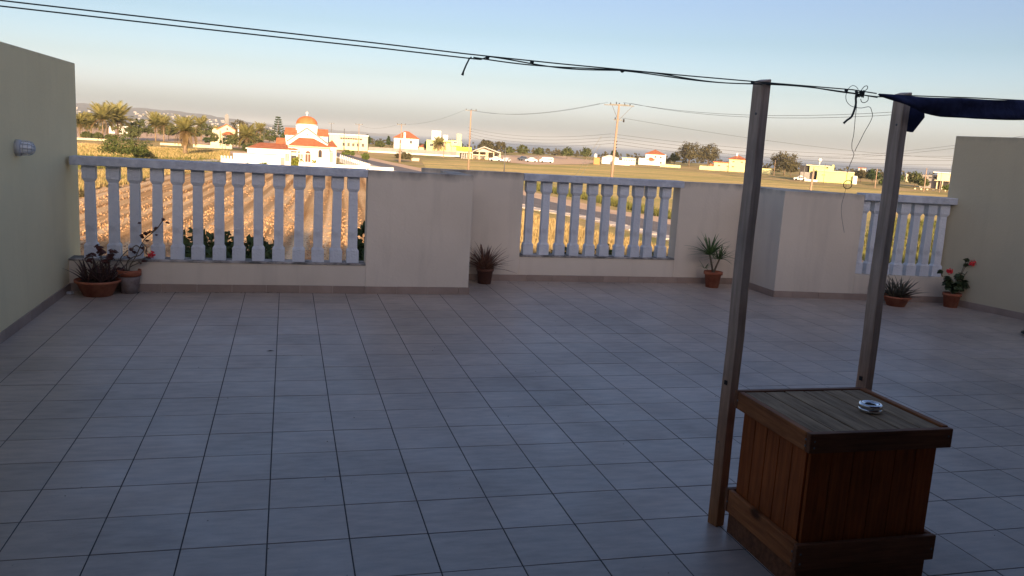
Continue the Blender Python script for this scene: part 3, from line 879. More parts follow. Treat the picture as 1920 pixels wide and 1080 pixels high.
for k in range(80):
    x = .40 + k * .0225
    if x > 2.2: break
    L3.append((x, YR + .007 * math.cos(x * 8), zr(x) + .006 * math.sin(x * 8.0) - .006))
MB().tube(L3, .0026, 6).build('rope_strand', M['rope'], cl, True)
for x in (.455, .63, 1.0, 1.575, 2.02):
    mb = MB(); c = Vector((x, YR, zr(x) - .001)); mb.tube([c + Vector((-.007, 0, .001)), c, c + Vector((.007, 0, -.001))], [.004, .0075, .004], 7); mb.build('knot', M['rope'], cl, True)
def YP(px, py, Y=YR): return onY(px, py, Y)
MB().tube([YP(884, 107), YP(880, 110), YP(874, 122), YP(869, 134), YP(867, 141)], [.003, .003, .0032, .0034, .0055], 6).build('frayed_end', M['rope'], cl, True)
def crop7(u, v): return YP(1560 + u / 7.715, 140 + v / 7.715, YR - .012)
kn = thing('rope_tangle', 'tangle of knotted cord and dangling wires tied on the line between the posts', 'rope', (0, 0, 0))
def smooth_path(P, n=6):
    out = []
    for i in range(len(P) - 1):
        p0 = P[max(i - 1, 0)]; p1 = P[i]; p2 = P[i + 1]; p3 = P[min(i + 2, len(P) - 1)]
        for k in range(n):
            t = k / n
            out.append(0.5 * ((2 * p1) + (p2 - p0) * t + (2 * p0 - 5 * p1 + 4 * p2 - p3) * t * t + (3 * p1 - p0 - 3 * p2 + p3) * t ** 3))
    out.append(P[-1]); return out
mb = MB()
for k in range(9):
    a = crop7(350 + 12 * k, 225 + random.uniform(-15, 60)); b = crop7(370 + 10 * k, 290 + random.uniform(-40, 50)); c = crop7(430 + 5 * k, 245 + random.uniform(-20, 30))
    mb.tube(smooth_path([a + Vector((0, random.uniform(-.01, .01), 0)), b, c], 4), .0028, 5)
mb.build('knot', M['rope'], kn, True)
MB().tube(smooth_path([crop7(360, 240), crop7(345, 330), crop7(345, 420), crop7(320, 520), crop7(280, 610), crop7(215, 660), crop7(172, 700)]), [.0045] * 36 + [.006], 6).build('cord_end', M['rope'], kn, True)
MB().tube(smooth_path([crop7(380, 215), crop7(350, 175), crop7(300, 158), crop7(250, 190), crop7(215, 250), crop7(200, 320), crop7(215, 390), crop7(265, 445), crop7(330, 470), crop7(420, 482), crop7(540, 466), crop7(575, 530), crop7(585, 600), crop7(550, 690), crop7(470, 830), crop7(410, 950), crop7(345, 1075), YP(1603, 284)]), .0013, 5).build('wire_loop', M['wire'], kn, True)
MB().tube(smooth_path([crop7(350, 300), crop7(355, 450), crop7(335, 640), crop7(315, 860), crop7(290, 980), crop7(290, 1080), YP(1601, 290), YP(1594, 308), YP(1589, 322), YP(1587, 336)]), .0013, 5).build('wire_strand', M['wire'], kn, True)
MB().tube(smooth_path([crop7(430, 215), crop7(470, 170), crop7(510, 165), crop7(510, 205), crop7(460, 240)]), .0016, 5).build('small_loop', M['rope'], kn, True)
MB().tube(smooth_path([crop7(415, 350), crop7(430, 395), crop7(475, 402), crop7(520, 370), crop7(523, 305)]), .0016, 5).build('small_loop', M['rope'], kn, True)
MB().tube(smooth_path([crop7(350, 340), crop7(380, 310), crop7(410, 270)]), .002, 5).build('small_loop', M['rope'], kn, True)
ctr = YP(1589.5, 346, YR - .012); ring = []
for k in range(21):
    a = 2 * PI * k / 20; ring.append(ctr + CR * (.0185 * math.cos(a)) + Vector((0, 0, 1)) * (.0185 * math.sin(a)))
MB().tube(ring, .0018, 5).build('wire_ring', M['wire'], kn, True)
MB().tube(smooth_path([YP(1587, 336), YP(1586, 352), YP(1583, 365), YP(1578, 385), YP(1578, 405), YP(1583, 436)]), .0009, 4).build('wire_strand', M['wire'], kn, True)

# blue shade cloth gathered along the line
cl2 = thing('shade_cloth', 'navy blue shade cloth gathered on the line over the right post', 'cloth', (0, 0, 0))
mb = MB(); cols = 70; rows = 10
low = [(1640, 180), (1665, 189), (1690, 199), (1722, 211), (1760, 219), (1820, 224), (1870, 225), (1920, 226), (1990, 232), (2400, 262)]
upp = [(1640, 176), (1690, 180), (1760, 184), (1840, 187), (1920, 189), (2000, 193), (2400, 214)]
for i in range(cols + 1):
    px = 1640 + (2400 - 1640) * (i / cols) ** 1.3
    u = YP(px, interp(upp, px)); l = YP(px, interp(low, px)); h = (u.z - l.z)
    ring = []
    for j in range(rows):
        a = 2 * PI * j / rows
        z = (u.z + l.z) / 2 + h / 2 * math.cos(a); thick = min(.010, h * .3 + .003)
        fold = .011 * math.sin(px * .02 + (u.z - z) * 60) + .003 * math.sin(px * .07 + j)
        mb.v.append((u.x, YR - .034 + thick * math.sin(a) + fold * min(1, h / .04), z + .0015 * math.sin(px * .05 + j)))
for i in range(cols):
    for j in range(rows):
        a = i * rows + j; b = i * rows + (j + 1) % rows; mb.f.append((a, b, b + rows, a + rows))
mb.f.append(tuple(range(rows))); mb.f.append(tuple(cols * rows + k for k in reversed(range(rows))))
mb.build('gathered_fabric', M['cloth'], cl2, True)
Yf = -.40
tri = [onY(1700, 196, Yf), onY(1733, 205, Yf), onY(1734, 220, Yf), onY(1712, 248, Yf), onY(1703, 246, Yf)]
mb = MB(); 
for p in tri: mb.v.append(tuple(p))
for p in tri: mb.v.append((p.x, p.y + .02, p.z))
mb.f = [(0, 1, 2, 3, 4), (9, 8, 7, 6, 5)] + [(k, k + 5, (k + 1) % 5 + 5, (k + 1) % 5) for k in range(5)]
mb.build('hanging_flap', M['cloth'], cl2)
hl = MB().tube([(2.18 + k * .5, YR, interp([(2.18, 1.953), (3, 1.985), (8.8, 2.0)], 2.18 + k * .5)) for k in range(14)], .0026, 6)
hl.build('rope_strand', M['rope'], cl, True)

# wall lamp
t = thing('wall_lamp', 'grey round caged bulkhead lamp on the left side wall', 'lamp', (XL, 3.635, 1.392)); t.scale = (.8, .95, .95)
RY = Matrix.Rotation(PI / 2, 4, 'Y')
MB().lathe([(.0001, 0), (.066, 0), (.066, .04), (.058, .052), (.0001, .052)], 28, RY).build('base', M['lampgrey'], t, True)
MB().lathe([(.048, .05), (.05, .08), (.046, .115), (.034, .142), (.015, .156), (.0001, .16)], 24, RY).build('glass_dome', M['glass'], t, True)
for k in range(5):
    a = PI * k / 5; c, s_ = math.cos(a), math.sin(a)
    pts = [(x, r * c, r * s_) for x, r in ((.05, .058), (.09, .059), (.13, .052), (.155, .03), (.166, 0), (.155, -.03), (.13, -.052), (.09, -.059), (.05, -.058))]
    MB().tube(smooth_path([Vector(p) for p in pts], 3), .0032, 5).build('cage_bar', M['lampgrey'], t, True)
for x, r in ((.075, .059), (.115, .0565), (.145, .042)):
    MB().tube([(x, r * math.cos(2 * PI * k / 24), r * math.sin(2 * PI * k / 24)) for k in range(25)], .003, 5).build('cage_ring', M['lampgrey'], t, True)

# ---------------------------------------------------------------- potted plants
def blade(curve, wid=.06, thick=.012):
    mb = MB(); n = 7
    for k in range(n + 1):
        t = k / n; w = wid * (1 - t) ** .65 * (0.75 + .5 * min(1, t * 3)) / 1.25; z = t; x = curve * t * t
        cup = thick * (1 - t)
        mb.v += [(x - cup, -w / 2, z), (x + cup * .6, 0, z - curve * .02), (x - cup, w / 2, z), (x - cup * 1.6, 0, z)]
    for k in range(n):
        for q in range(4):
            a = k * 4 + q; b = k * 4 + (q + 1) % 4; mb.f.append((a, b, b + 4, a + 4))
    return mb
def blades(m, wid, thick):
    out = []
    for c in (.05, .22, .42):
        o = blade(c, wid, thick).build('leaf', m, link=False, smooth=True); out.append(o)
    return out
def spiky(parent, protos, n, length, centre, spread=(5, 75), lenvar=.25, lean=None):
    for k in range(n):
        az = 2.399963 * k + random.uniform(-.3, .3); f = (k + .5) / n
        tilt = R_(spread[0] + (spread[1] - spread[0]) * f ** .8) + random.uniform(-.1, .1)
        L = length * random.uniform(1 - lenvar, 1 + lenvar * .6)
        p = random.choice(protos)
        o = bpy.data.objects.new('leaf', p.data); COL.objects.link(o); o.parent = parent
        o.location = (centre[0] + .012 * math.cos(az), centre[1] + .012 * math.sin(az), centre[2])
        o.rotation_euler = (0, tilt * .8, az); o.scale = (L, L, L)
def pot(parent, r0, r1, h, m, rim=.02, rimw=.012):
    MB().lathe([(.0001, 0), (r0, 0), (r0 + (r1 - r0) * (h - rim) / h, h - rim - .001), (r1 + rimw, h - rim), (r1 + rimw, h), (r1 - .006, h), (r1 - .012, h - .03), (.0001, h - .03)], 28).build('pot', m, parent, True).data
    MB().lathe([(.0001, h - .021), (r1 - .011, h - .025)], 20).build('soil', M['soil'], parent)
for o in []: pass
PB = blades(M['aloe'], .13, .03); PS = blades(M['spike'], .10, .012); PG = blades(M['aloegreen'], .12, .03); PY = blades(M['yucca'], .12, .012)
def leafdisc(mb, p, r, nrm):
    nrm = nrm.normalized(); a = nrm.orthogonal().normalized(); a = Matrix.Rotation(random.uniform(0, 6.28), 3, nrm) @ a; b = nrm.cross(a)
    i = len(mb.v); mb.v.append(tuple(p - nrm * r * .15)); n = 9
    for k in range(n):
        an = 2 * PI * k / n + .3; rr = r * (1 + .16 * math.cos(an * 5)) * (.55 if k == 0 else 1)
        mb.v.append(tuple(p + (a * math.cos(an) + b * math.sin(an)) * rr + nrm * r * .12 * math.sin(an * 3)))
    for k in range(n): mb.f.append((i, i + 1 + k, i + 1 + (k + 1) % n))
def cluster(mb, c, R, n, r):
    for _ in range(n):
        d = Vector((random.gauss(0, 1), random.gauss(0, 1), random.gauss(0, .8))).normalized() * R * random.uniform(.4, 1)
        leafdisc(mb, c + d, r * random.uniform(.7, 1.2), d + Vector((0, 0, R)))
def flower(parent, c, R, n=26):
    mb = MB()
    for _ in range(n):
        d = Vector((random.gauss(0, 1), random.gauss(0, 1), random.gauss(0, .8))).normalized()
        for q in range(4): mb.quadleaf(c + d * R * random.uniform(.6, 1) + Vector((random.uniform(-1, 1), random.uniform(-1, 1), random.uniform(-1, 1))) * .006, .011, d, .8)
    mb.build('flower_head', M['petal'], parent)
# left bowl: aloe and geranium sprigs
b = flr(184, 553); bowl = Vector((b.x, b.y, 0))
t = thing('potted_aloe', 'wide terracotta bowl of reddish aloe and dark geranium sprigs in the left corner', 'potted plant', bowl)
pot(t, .125, .195, .15, M['terracotta'], .022, .008)
for cx, cy in ((-.09, 0), (.03, -.03), (.1, .02), (-.02, .06)):
    spiky(t, PB, 17, .25, (cx, cy, .12), (4, 62))
def loc(px, py, Y, o): return onY(px, py, Y) - o
mb = MB(); st = MB()
for px, py, n in ((186, 462, 9), (190, 472, 12), (207, 480, 12), (212, 472, 6), (168, 484, 10), (172, 478, 4), (198, 490, 8)):
    p = loc(px, py, bowl.y + .03, bowl); cluster(mb, p, .035, int(n * 1.5), .023); st.tube([Vector((random.uniform(-.05, .05), .02, .12)), p.lerp(Vector((0, .02, .12)), .4) + Vector((.02, 0, 0)), p], .004, 5)
st.build('stems', M['stem'], t); mb.build('foliage', M['gerred'], t)
# leggy geranium
b = flr(241, 551); P = Vector((b.x, b.y + .06, 0))
t = thing('potted_geranium', 'leggy geranium with one red flower head in a lime stained pot, left corner', 'potted plant', P)
MB().lathe([(.0001, 0), (.075, 0), (.098, .15), (.10, .165), (.09, .165)], 26).build('outer_pot', M['oldpot'], t, True)
MB().lathe([(.085, .15), (.092, .17), (.108, .172), (.110, .228), (.098, .228), (.094, .2), (.0001, .2)], 26).build('inner_pot', M['terracotta'], t, True)
MB().lathe([(.0001, .207), (.094, .204)], 20).build('soil', M['soil'], t)
def q5(u, v, Y=None): return loc(120 + u / 6.355, 400 + v / 6.355, (Y or P.y), P)
paths = [[(765, 710), (790, 620), (850, 520), (905, 410), (960, 310), (1030, 250), (1095, 175)], [(765, 715), (740, 640), (770, 560), (830, 520), (900, 500), (950, 430), (930, 360)],
         [(760, 710), (700, 620), (665, 560), (700, 500), (760, 440)], [(770, 700), (800, 600), (870, 560), (980, 530), (1030, 500)], [(1030, 250), (1110, 180), (1180, 80)],
         [(940, 365), (985, 410), (975, 480), (1040, 500)], [(775, 700), (790, 640), (870, 600), (940, 570)], [(750, 700), (690, 660), (650, 650)], [(905, 410), (860, 380), (800, 430)]]
st = MB()
for pth in paths: st.tube(smooth_path([q5(u, v) + Vector((0, random.uniform(-.02, .02), 0)) for u, v in pth], 4), .0052, 5)
st.build('stems', M['stem'], t, True)
mb = MB()
for u, v, n, R in ((975, 240, 10, .022), (1020, 220, 7, .018), (930, 265, 7, .018), (990, 325, 5, .014), (1095, 175, 5, .012), (1100, 260, 3, .01), (1185, 75, 8, .015), (1225, 110, 3, .014), (905, 115, 2, .008),
                   (800, 430, 8, .02), (830, 460, 8, .022), (890, 590, 8, .02), (950, 565, 7, .018), (650, 660, 12, .03), (700, 680, 8, .025), (760, 520, 5, .02), (930, 410, 4, .012), (1000, 525, 4, .01)):
    cluster(mb, q5(u, v), R, n, .018)
mb.build('foliage', M['gerred'], t)
flower(t, q5(1045, 493, P.y - .04), .032, 30)
# bronze spiky plant in the recess corner
b = flr(905, 531); P = Vector((b.x + .02, b.y, 0))
t = thing('potted_spiky_plant', 'bronze spiky leaved plant in a dark pot beside the pier corner', 'potted plant', P)
pot(t, .075, .095, .18, M['darkpot'], .03, .008)
spiky(t, PS, 120, .31, (0, 0, .15), (3, 82), .3)
# yucca
b = flr(1336, 539); P = Vector((b.x, b.y + .02, 0))
t = thing('potted_yucca', 'green yucca with two rosettes in an orange terracotta pot', 'potted plant', P)
pot(t, .078, .105, .20, M['terracotta'], .035, .012)
st = MB()
heads = [loc(1331, 478, P.y, P), loc(1349, 486, P.y, P), loc(1322, 503, P.y, P)]
for hd in heads[:2]: st.tube([Vector((0, 0, .17)), hd * .5 + Vector((0, 0, .09)), hd], [.014, .012, .011], 7)
st.build('trunk', M['stem'], t, True)
spiky(t, PY, 40, .30, heads[0], (4, 100), .2); spiky(t, PY, 28, .22, heads[1], (10, 105), .2); spiky(t, PY, 8, .13, heads[2], (40, 90), .2)
# right bowl aloe
b = flr(1690, 576); P = Vector((b.x, b.y + .1, 0))
t = thing('potted_aloe', 'low terracotta bowl of grey aloe beside the right post', 'potted plant', P)
pot(t, .10, .155, .12, M['terracotta'], .02, .008)
for cx, cy in ((-.06, 0), (.03, -.03), (.07, .02), (-.01, .06)): spiky(t, PG, 19, .27, (cx, cy, .09), (4, 80))
# right geranium
b = flr(1790, 577); P = Vector((b.x - .02, b.y + .05, 0))
t = thing('potted_geranium', 'bushy geranium with two red flower heads in a terracotta pot by the right wall', 'potted plant', P)
pot(t, .075, .098, .17, M['terracotta'], .03, .008)
def q6(u, v, dy=0): return loc(1640 + u / 7.714, 460 + v / 7.714, P.y + dy, P)
mb = MB(); st = MB()
for u, v, n, R in ((1080, 560, 26, .05), (1180, 590, 26, .055), (1270, 560, 24, .05), (1330, 600, 20, .045), (1220, 450, 18, .04), (1060, 490, 10, .03), (1420, 400, 16, .03), (1480, 370, 12, .025), (1330, 210, 7, .016), (1320, 285, 4, .012), (945, 380, 7, .014), (1385, 545, 5, .012), (1340, 640, 12, .03), (1050, 460, 4, .01), (1380, 320, 6, .02)):
    cluster(mb, q6(u, v, random.uniform(-.04, .02)), R * 1.35, int(n * 2.2), .027)
    st.tube([Vector((0, 0, .15)), q6(u, v) * .55 + Vector((0, 0, .07)), q6(u, v)], .004, 5)
st.build('stems', M['stem'], t); mb.build('foliage', M['geranium'], t)
flower(t, q6(1500, 215, -.06), .05, 60); flower(t, q6(1415, 262, -.06), .042, 40); flower(t, q6(1085, 375, -.06), .035, 32)
for o in PB + PS + PG + PY: bpy.data.objects.remove(o)

# small things on the tiles
b = flr(131, 551)
mb = MB(); mb.prism([(-.03, -.02), (.02, -.028), (.036, .004), (.012, .026), (-.028, .02)], 0, .022, ch=.006)
tag(mb.build('stone_chip', M['pebble']), 'small whitish stone chip on the floor beside the left terracotta bowl', 'stone').location = (b.x, b.y, .001)
b = flr(507, 659); mb = MB()
mb.v = [(-.03, 0, .002), (0, -.011, .006), (.03, 0, .003), (0, .011, .007), (0, 0, .0015)]; mb.f = [(0, 1, 4), (1, 2, 4), (2, 3, 4), (3, 0, 4)]
tag(mb.build('fallen_leaf', M['dryleaf']), 'single dark dry leaf lying in the open on the tiles', 'leaf').location = (b.x, b.y, .001)
mb = MB()
for _ in range(90):
    x = random.uniform(-2, 6); y = random.uniform(-1.8, 5); s_ = random.uniform(.002, .006)
    mb.poly([(x - s_, y, .002), (x, y - s_ * .6, .0035), (x + s_, y, .002), (x, y + s_ * .6, .004)])
for _ in range(60):
    px = random.choice((320, 450, 560, 800, 1000, 1180)) + random.uniform(-60, 60); p = flr(px, 549 if px < 860 else 531); s_ = random.uniform(.004, .012)
    mb.poly([(p.x - s_, p.y - .02, .003), (p.x, p.y - .02 - s_ * .6, .005), (p.x + s_, p.y - .02, .003), (p.x, p.y - .02 + s_ * .6, .006)])
tag(mb.build('leaf_litter', M['dryleaf'], kind='stuff'), 'dark crumbs and bits of dry leaf scattered over the terrace tiles', 'litter')
b = flr(1925, 632)
hose = []
for k in range(70):
    a = k * .22; r = .16 - .0008 * k
    hose.append((r * math.cos(a), r * math.sin(a), .012 + .0014 * k))
hz = thing('garden_hose', 'end of a coiled black hose lying at the right edge of the floor', 'hose', (b.x + .15, b.y, 0))
MB().tube(hose, .011, 7).build('hose_coil', M['black'], hz, True)

# ================================================================== TREES AND PLANTS
def crown(mb, c, rx, ry, rz, nclump, nleaf, size, fill=0.55, shell=0.5):
    for _ in range(nclump):
        d = Vector((random.gauss(0, 1), random.gauss(0, 1), random.gauss(0, 1))).normalized()
        if d.z < -0.35: d.z *= .4
        k = random.uniform(shell, .92)
        cc = Vector((c[0] + d.x * rx * k, c[1] + d.y * ry * k, c[2] + d.z * rz * k))
        cr = min(rx, rz) * random.uniform(.20, .36)
        for _ in range(nleaf):
            e = Vector((random.gauss(0, 1), random.gauss(0, 1), random.gauss(0, 1))).normalized() * cr * random.random() ** .4
            mb.quadleaf(cc + e, size * random.uniform(.6, 1.3), (e + d * cr * .5))
def tree(name, label, cat, px, py, top, wpx, m, D=None, aspect=1.0, dens=1.0, trunk=True, size=None, group=None, bush=False, lean=0, lowf=None, cap=60):
    if D is None: g0 = G(px, py); D = math.hypot(g0.x - CC.x, g0.y - CC.y)
    g0 = atD(px, 400, D); base = Vector((g0.x, g0.y, GZ))
    h = atD(px, top, D).z - GZ; w = wpx * D / CF
    t = thing(name, label, cat, base, random.uniform(0, 6.28), group)
    mb = MB(); sz = size or max(.12, D * .0011)
    lowf = lowf if lowf is not None else (.04 if bush else .14)
    cz = h * (1 + lowf) / 2; rz = h * (1 - lowf) / 2
    area = w * h
    ncl = int(44 * dens) + 12; nl = int(max(14, min(cap, area / (sz * sz) * .55 / ncl * 4)))
    crown(mb, (lean, 0, cz), w / 2, w / 2, rz, ncl, nl, sz)
    mb.build('crown', m, t)
    if not bush or trunk:
        tb = MB(); r = max(.08, h * .03)
        tb.tube([(0, 0, -.1), (lean * .3, 0, h * .25), (lean * .7, 0, cz)], [r, r * .8, r * .4], 7)
        for k in range(5):
            a = 2 * PI * k / 5 + .4
            tb.tube([(lean * .3, 0, h * (.25 + .03 * k)), (lean * .6 + w * .18 * math.cos(a), w * .18 * math.sin(a), cz * .9), (lean + w * .33 * math.cos(a), w * .33 * math.sin(a), cz + rz * .35)], [r * .5, r * .35, r * .12], 5)
        tb.build('trunk', M['bark'], t, True)
    return t

# frond meshes for palms: length 1 along +X, drooping
def frond_mesh(m, droop, name='frond'):
    mb = MB(); n = 16
    pts = []
    for k in range(n + 1):
        t = k / n; pts.append(Vector((t * math.cos(droop * t * .6), 0, .35 * t - droop * t * t * .75)))
    mb.tube(pts, [.012 * (1 - .8 * k / n) for k in range(n + 1)], 3)
    for k in range(1, n + 1):
        p = pts[k]; L = .26 * math.sin(PI * (.12 + .8 * k / n)) ** .8
        for sgn in (-1, 1):
            for q in (0, .5):
                pp = p.lerp(pts[k - 1], q)
                tip = pp + Vector((.14, sgn * L, -.05 - .03 * random.random()))
                mb.poly([pp + Vector((-.016, 0, 0)), pp + Vector((.02, 0, .004)), tip])
    o = mb.build(name, m, link=False); return o
FR = [frond_mesh(M['frond'], d) for d in (.35, .75, 1.15)]
FD = [frond_mesh(M['frond_dry'], d) for d in (1.0, 1.35)]
def palm(label, px, py, top, wpx, D=None, dry=0.15, nfr=54, trunkr=.2, skirtd=False, group='palm trees left of the church', low=110):
    if D is None: g0 = G(px, py); D = math.hypot(g0.x - CC.x, g0.y - CC.y)
    g0 = atD(px, 400, D); base = Vector((g0.x, g0.y, GZ)); h = atD(px, top, D).z - GZ; L = wpx * D / CF * .61
    t = thing('palm_tree', label, 'palm tree', base, random.uniform(0, 6), group)
    th = max(h - L * .75, h * .35)
    MB().tube([(0, 0, -.1), (.1, 0, th * .5), (.05, 0, th)], [trunkr * 1.2, trunkr, trunkr * 1.15], 9).build('trunk', M['palmbark'], t, True)
    for k in range(nfr):
        az = 2.39996 * k + random.uniform(-.2, .2); f = k / nfr
        el = R_(82 - low * f)
        src = random.choice(FD) if (f > 1 - dry and FD) else FR[0 if f < .35 else (1 if f < .7 else 2)]
        o = bpy.data.objects.new('frond', src.data); COL.objects.link(o); o.parent = t
        o.location = (.05, 0, th); o.rotation_euler = (0, -el * .75, az)
        s = L * random.uniform(.85, 1.15); o.scale = (s, s, s)
    if skirtd:
        for k in range(26):
            az = random.uniform(0, 6.28); z = th * random.uniform(.62, .98)
            o = bpy.data.objects.new('dry_frond', random.choice(FD).data); COL.objects.link(o); o.parent = t
            o.location = (.05, 0, z); o.rotation_euler = (0, R_(random.uniform(35, 62)), az); s = L * random.uniform(.55, .8); o.scale = (s, s, s)
    return t
palm('leftmost date palm behind the cream wall at the left of the grove', 155, 261, 214, 34)
palm('slim young date palm, second from the left in the grove', 176, 262, 216, 30)
palm('tall date palm with a high round head, third from the left', 197, 263, 200, 44, nfr=46)
palm('tallest date palm with arching fronds left of the dark shrub tree', 224, 263, 200, 52, nfr=48)
palm('date palm with a pale trunk standing right of the dark shrub tree', 294, 265, 216, 36)
palm('small dark headed palm with a thin trunk', 309, 266, 220, 28)
palm('big shaggy palm with a thick skirt of dry hanging fronds on the verge', 348, 291, 222, 46, dry=.35, nfr=60, trunkr=.42, skirtd=True, low=135)
palm('palm with two slim trunks right of the shaggy palm', 378, 266, 221, 30)
palm('low bushy palm beside the gabled cream house', 462, 284, 236, 40, nfr=50, low=125)
palm('low feathery palm in front of the gabled cream house', 410, 272, 238, 24)
palm('round headed palm between the cream house and the araucaria', 487, 268, 232, 26)
palm('yellowish palm in front of the boxy yellow house', 818, 290, 259, 24, group='palms by the yellow house')
palm('green palm beside the boxy yellow house entrance', 838, 290, 262, 20, group='palms by the yellow house')
for o in FR + FD: bpy.data.objects.remove(o)

tree('shrub_tree', 'dark dense shrub tree between the palms of the grove', 'tree', 262, 264, 222, 46, M['leaf_olive'])
tree('shrub_tree', 'low olive green shrub beside the dark shrub tree in the grove', 'shrub', 252, 268, 236, 26, M['leaf_olive'], bush=True)
tree('bush', 'large rounded green bush on the verge above the left balustrade', 'bush', 236, 305, 252, 96, M['leaf_mid'], bush=True, dens=5, trunk=False)
tree('bush', 'smaller dark bush at the right foot of the large rounded bush', 'bush', 268, 301, 279, 36, M['leaf_olive'], bush=True, trunk=False)
tree('bush', 'small dark scrub clump between the bush and the shaggy palm', 'bush', 283, 298, 285, 14, M['leaf_brown'], bush=True, trunk=False)
tree('garden_tree', 'brown broad tree rising behind the gabled cream house', 'tree', 449, 268, 223, 42, M['leaf_brown'], dens=1.6)
tree('garden_tree', 'tall dark tree behind the palm with two slim trunks', 'tree', 388, 262, 230, 30, M['leaf_olive'], D=330)
tree('garden_tree', 'olive tree right of the cream house near the church wing', 'tree', 505, 275, 243, 36, M['leaf_olive'])
tree('garden_tree', 'pale green tree just left of the araucaria', 'tree', 478, 280, 250, 34, M['leaf_olive'])
tree('garden_tree', 'dusty green tree partly hidden by the church wing roof', 'tree', 448, 282, 256, 40, M['leaf_olive'])
tree('garden_hedge', 'clipped dark hedge in front of the gabled cream house', 'hedge', 395, 272, 257, 30, M['leaf_dark'], bush=True, trunk=False)
tree('garden_hedge', 'clipped hedge right of the cream house gate', 'hedge', 425, 275, 258, 26, M['leaf_dark'], bush=True, trunk=False)
for lb, px, py, top, w_ in (('dark scrub at the field edge, leftmost', 158, 372, 361, 22), ('dark scrub at the field edge, second from the left', 212, 355, 343, 24), ('dark scrub at the field edge, third from the left', 262, 342, 331, 22), ('dark scrub at the field edge just below the handrail', 288, 334, 325, 20)):
    tree('scrub_bush', lb, 'bush', px, py, top, w_, M['leaf_brown'], bush=True, trunk=False, size=.1)
for lb, px, py, top, w_ in (('dark hedge shrub between the two leftmost palms', 166, 262, 247, 20), ('dark shrub right of the slim young palm', 188, 263, 249, 18), ('low shrub under the tallest date palm', 212, 264, 252, 22), ('bushy tree behind the two palms right of the shrub tree', 318, 262, 232, 30),
                          ('green tree left of the gabled house', 366, 264, 238, 26), ('green tree between the church wing and the araucaria', 534, 276, 250, 24), ('dusty tree over the roof of the gabled house', 470, 266, 240, 26), ('low green tree in front of the leftmost wing roof', 466, 290, 268, 26)):
    tree('grove_tree', lb, 'tree', px, py, top, w_, M['leaf_olive'], dens=1.6, lowf=.04)
# araucaria
g0 = G(521, 285); D = math.hypot(g0.x - CC.x, g0.y - CC.y); h = atD(521, 218, D).z - GZ
t = thing('araucaria', 'slim tiered araucaria standing left of the church dome', 'tree', g0)
MB().tube([(0, 0, 0), (0, 0, h)], [.25, .03], 7).build('trunk', M['bark'], t, True)
for k in range(11):
    z = h * (.3 + .066 * k); r = (1 - k / 11.5) * 2.4 + .3; mb = MB()
    for q in range(7):
        a = 2 * PI * q / 7 + k
        tip = Vector((r * math.cos(a), r * math.sin(a), z + .25 * r)); mid = Vector((r * .5 * math.cos(a), r * .5 * math.sin(a), z))
        mb.tube([(0, 0, z), mid, tip], [.05, .04, .02], 4)
        for _ in range(14):
            f = random.random(); mb.quadleaf(mid.lerp(tip, f) + Vector((random.gauss(0, .12), random.gauss(0, .12), random.gauss(0, .08))), .2)
    mb.build('branch_tier', M['leaf_dark'], t)

# trees in the middle distance
mids = [
 ('low dusty tree behind the shed roof', 905, 284, 262, 34, 'leaf_brown'), ('brown tree right of the shed gable', 931, 287, 264, 26, 'leaf_brown'),
 ('dark tree just right of the short pole', 948, 290, 274, 18, 'leaf_olive'), ('round green tree above the dark pickup', 974, 295, 269, 22, 'leaf_olive'),
 ('low green tree above the white van', 1003, 295, 275, 18, 'leaf_olive'), ('round tree left of the stay wires', 1056, 298, 275, 24, 'leaf_olive'),
 ('round tree beside the stay wires', 1090, 299, 276, 22, 'leaf_olive'), ('small tree behind the big pole', 1143, 297, 281, 14, 'leaf_dark'),
 ('dark green column shaped tree beside the boxy yellow house', 853, 288, 265, 22, 'leaf_dark'), ('dark tree left of the boxy yellow house', 797, 285, 262, 14, 'leaf_dark'),
 ('cypress like tree left of the white villa', 724, 280, 254, 7, 'leaf_dark'), ('low tree left of the white villa', 708, 279, 263, 20, 'leaf_olive'),
 ('small dark tree behind the long low building', 685, 277, 252, 14, 'leaf_dark'),
 ('large brown leaning tree right of the first post', 1462, 328, 282, 52, 'leaf_brown'), ('lower crown of the leaning brown tree', 1474, 331, 300, 30, 'leaf_brown'),
 ('left eucalyptus of the tall pair', 1283, 312, 264, 44, 'leaf_brown'), ('right eucalyptus of the tall pair', 1318, 313, 267, 38, 'leaf_brown'),
 ('low tree behind the tall eucalyptus pair', 1256, 309, 285, 18, 'leaf_olive'), ('dark bushy tree right of the lemon house', 1628, 344, 316, 26, 'leaf_dark'),
 ('round lime green tree beside the right post', 1648, 350, 334, 15, 'leaf_fresh'), ('dark tree behind the right post', 1668, 350, 318, 30, 'leaf_dark'),
 ('dark green tree just right of the right post', 1708, 352, 320, 26, 'leaf_olive'), ('bushy tree left of the right hand villa', 1722, 354, 332, 20, 'leaf_olive'),
 ('small yellow green tree before the right hand villa', 1768, 359, 346, 14, 'leaf_fresh'), ('dark tree in front of the right hand villa', 1779, 358, 338, 16, 'leaf_brown'),
 ('tree between the lemon house and the thin pole', 1606, 341, 316, 24, 'leaf_brown')]
for lb, px, py, top, w_, mm in mids:
    tree('tree', lb, 'tree', px, py, top, w_ * (1.12 if w_ > 36 else 1.0), M[mm], dens=3.4 if w_ > 30 else 1.5, lowf=.05)
tree('bush', 'wide olive bush beside the roadside pole left of the villa', 'bush', 754, 303, 284, 36, M['leaf_brown'], bush=True, trunk=False, dens=1.5)
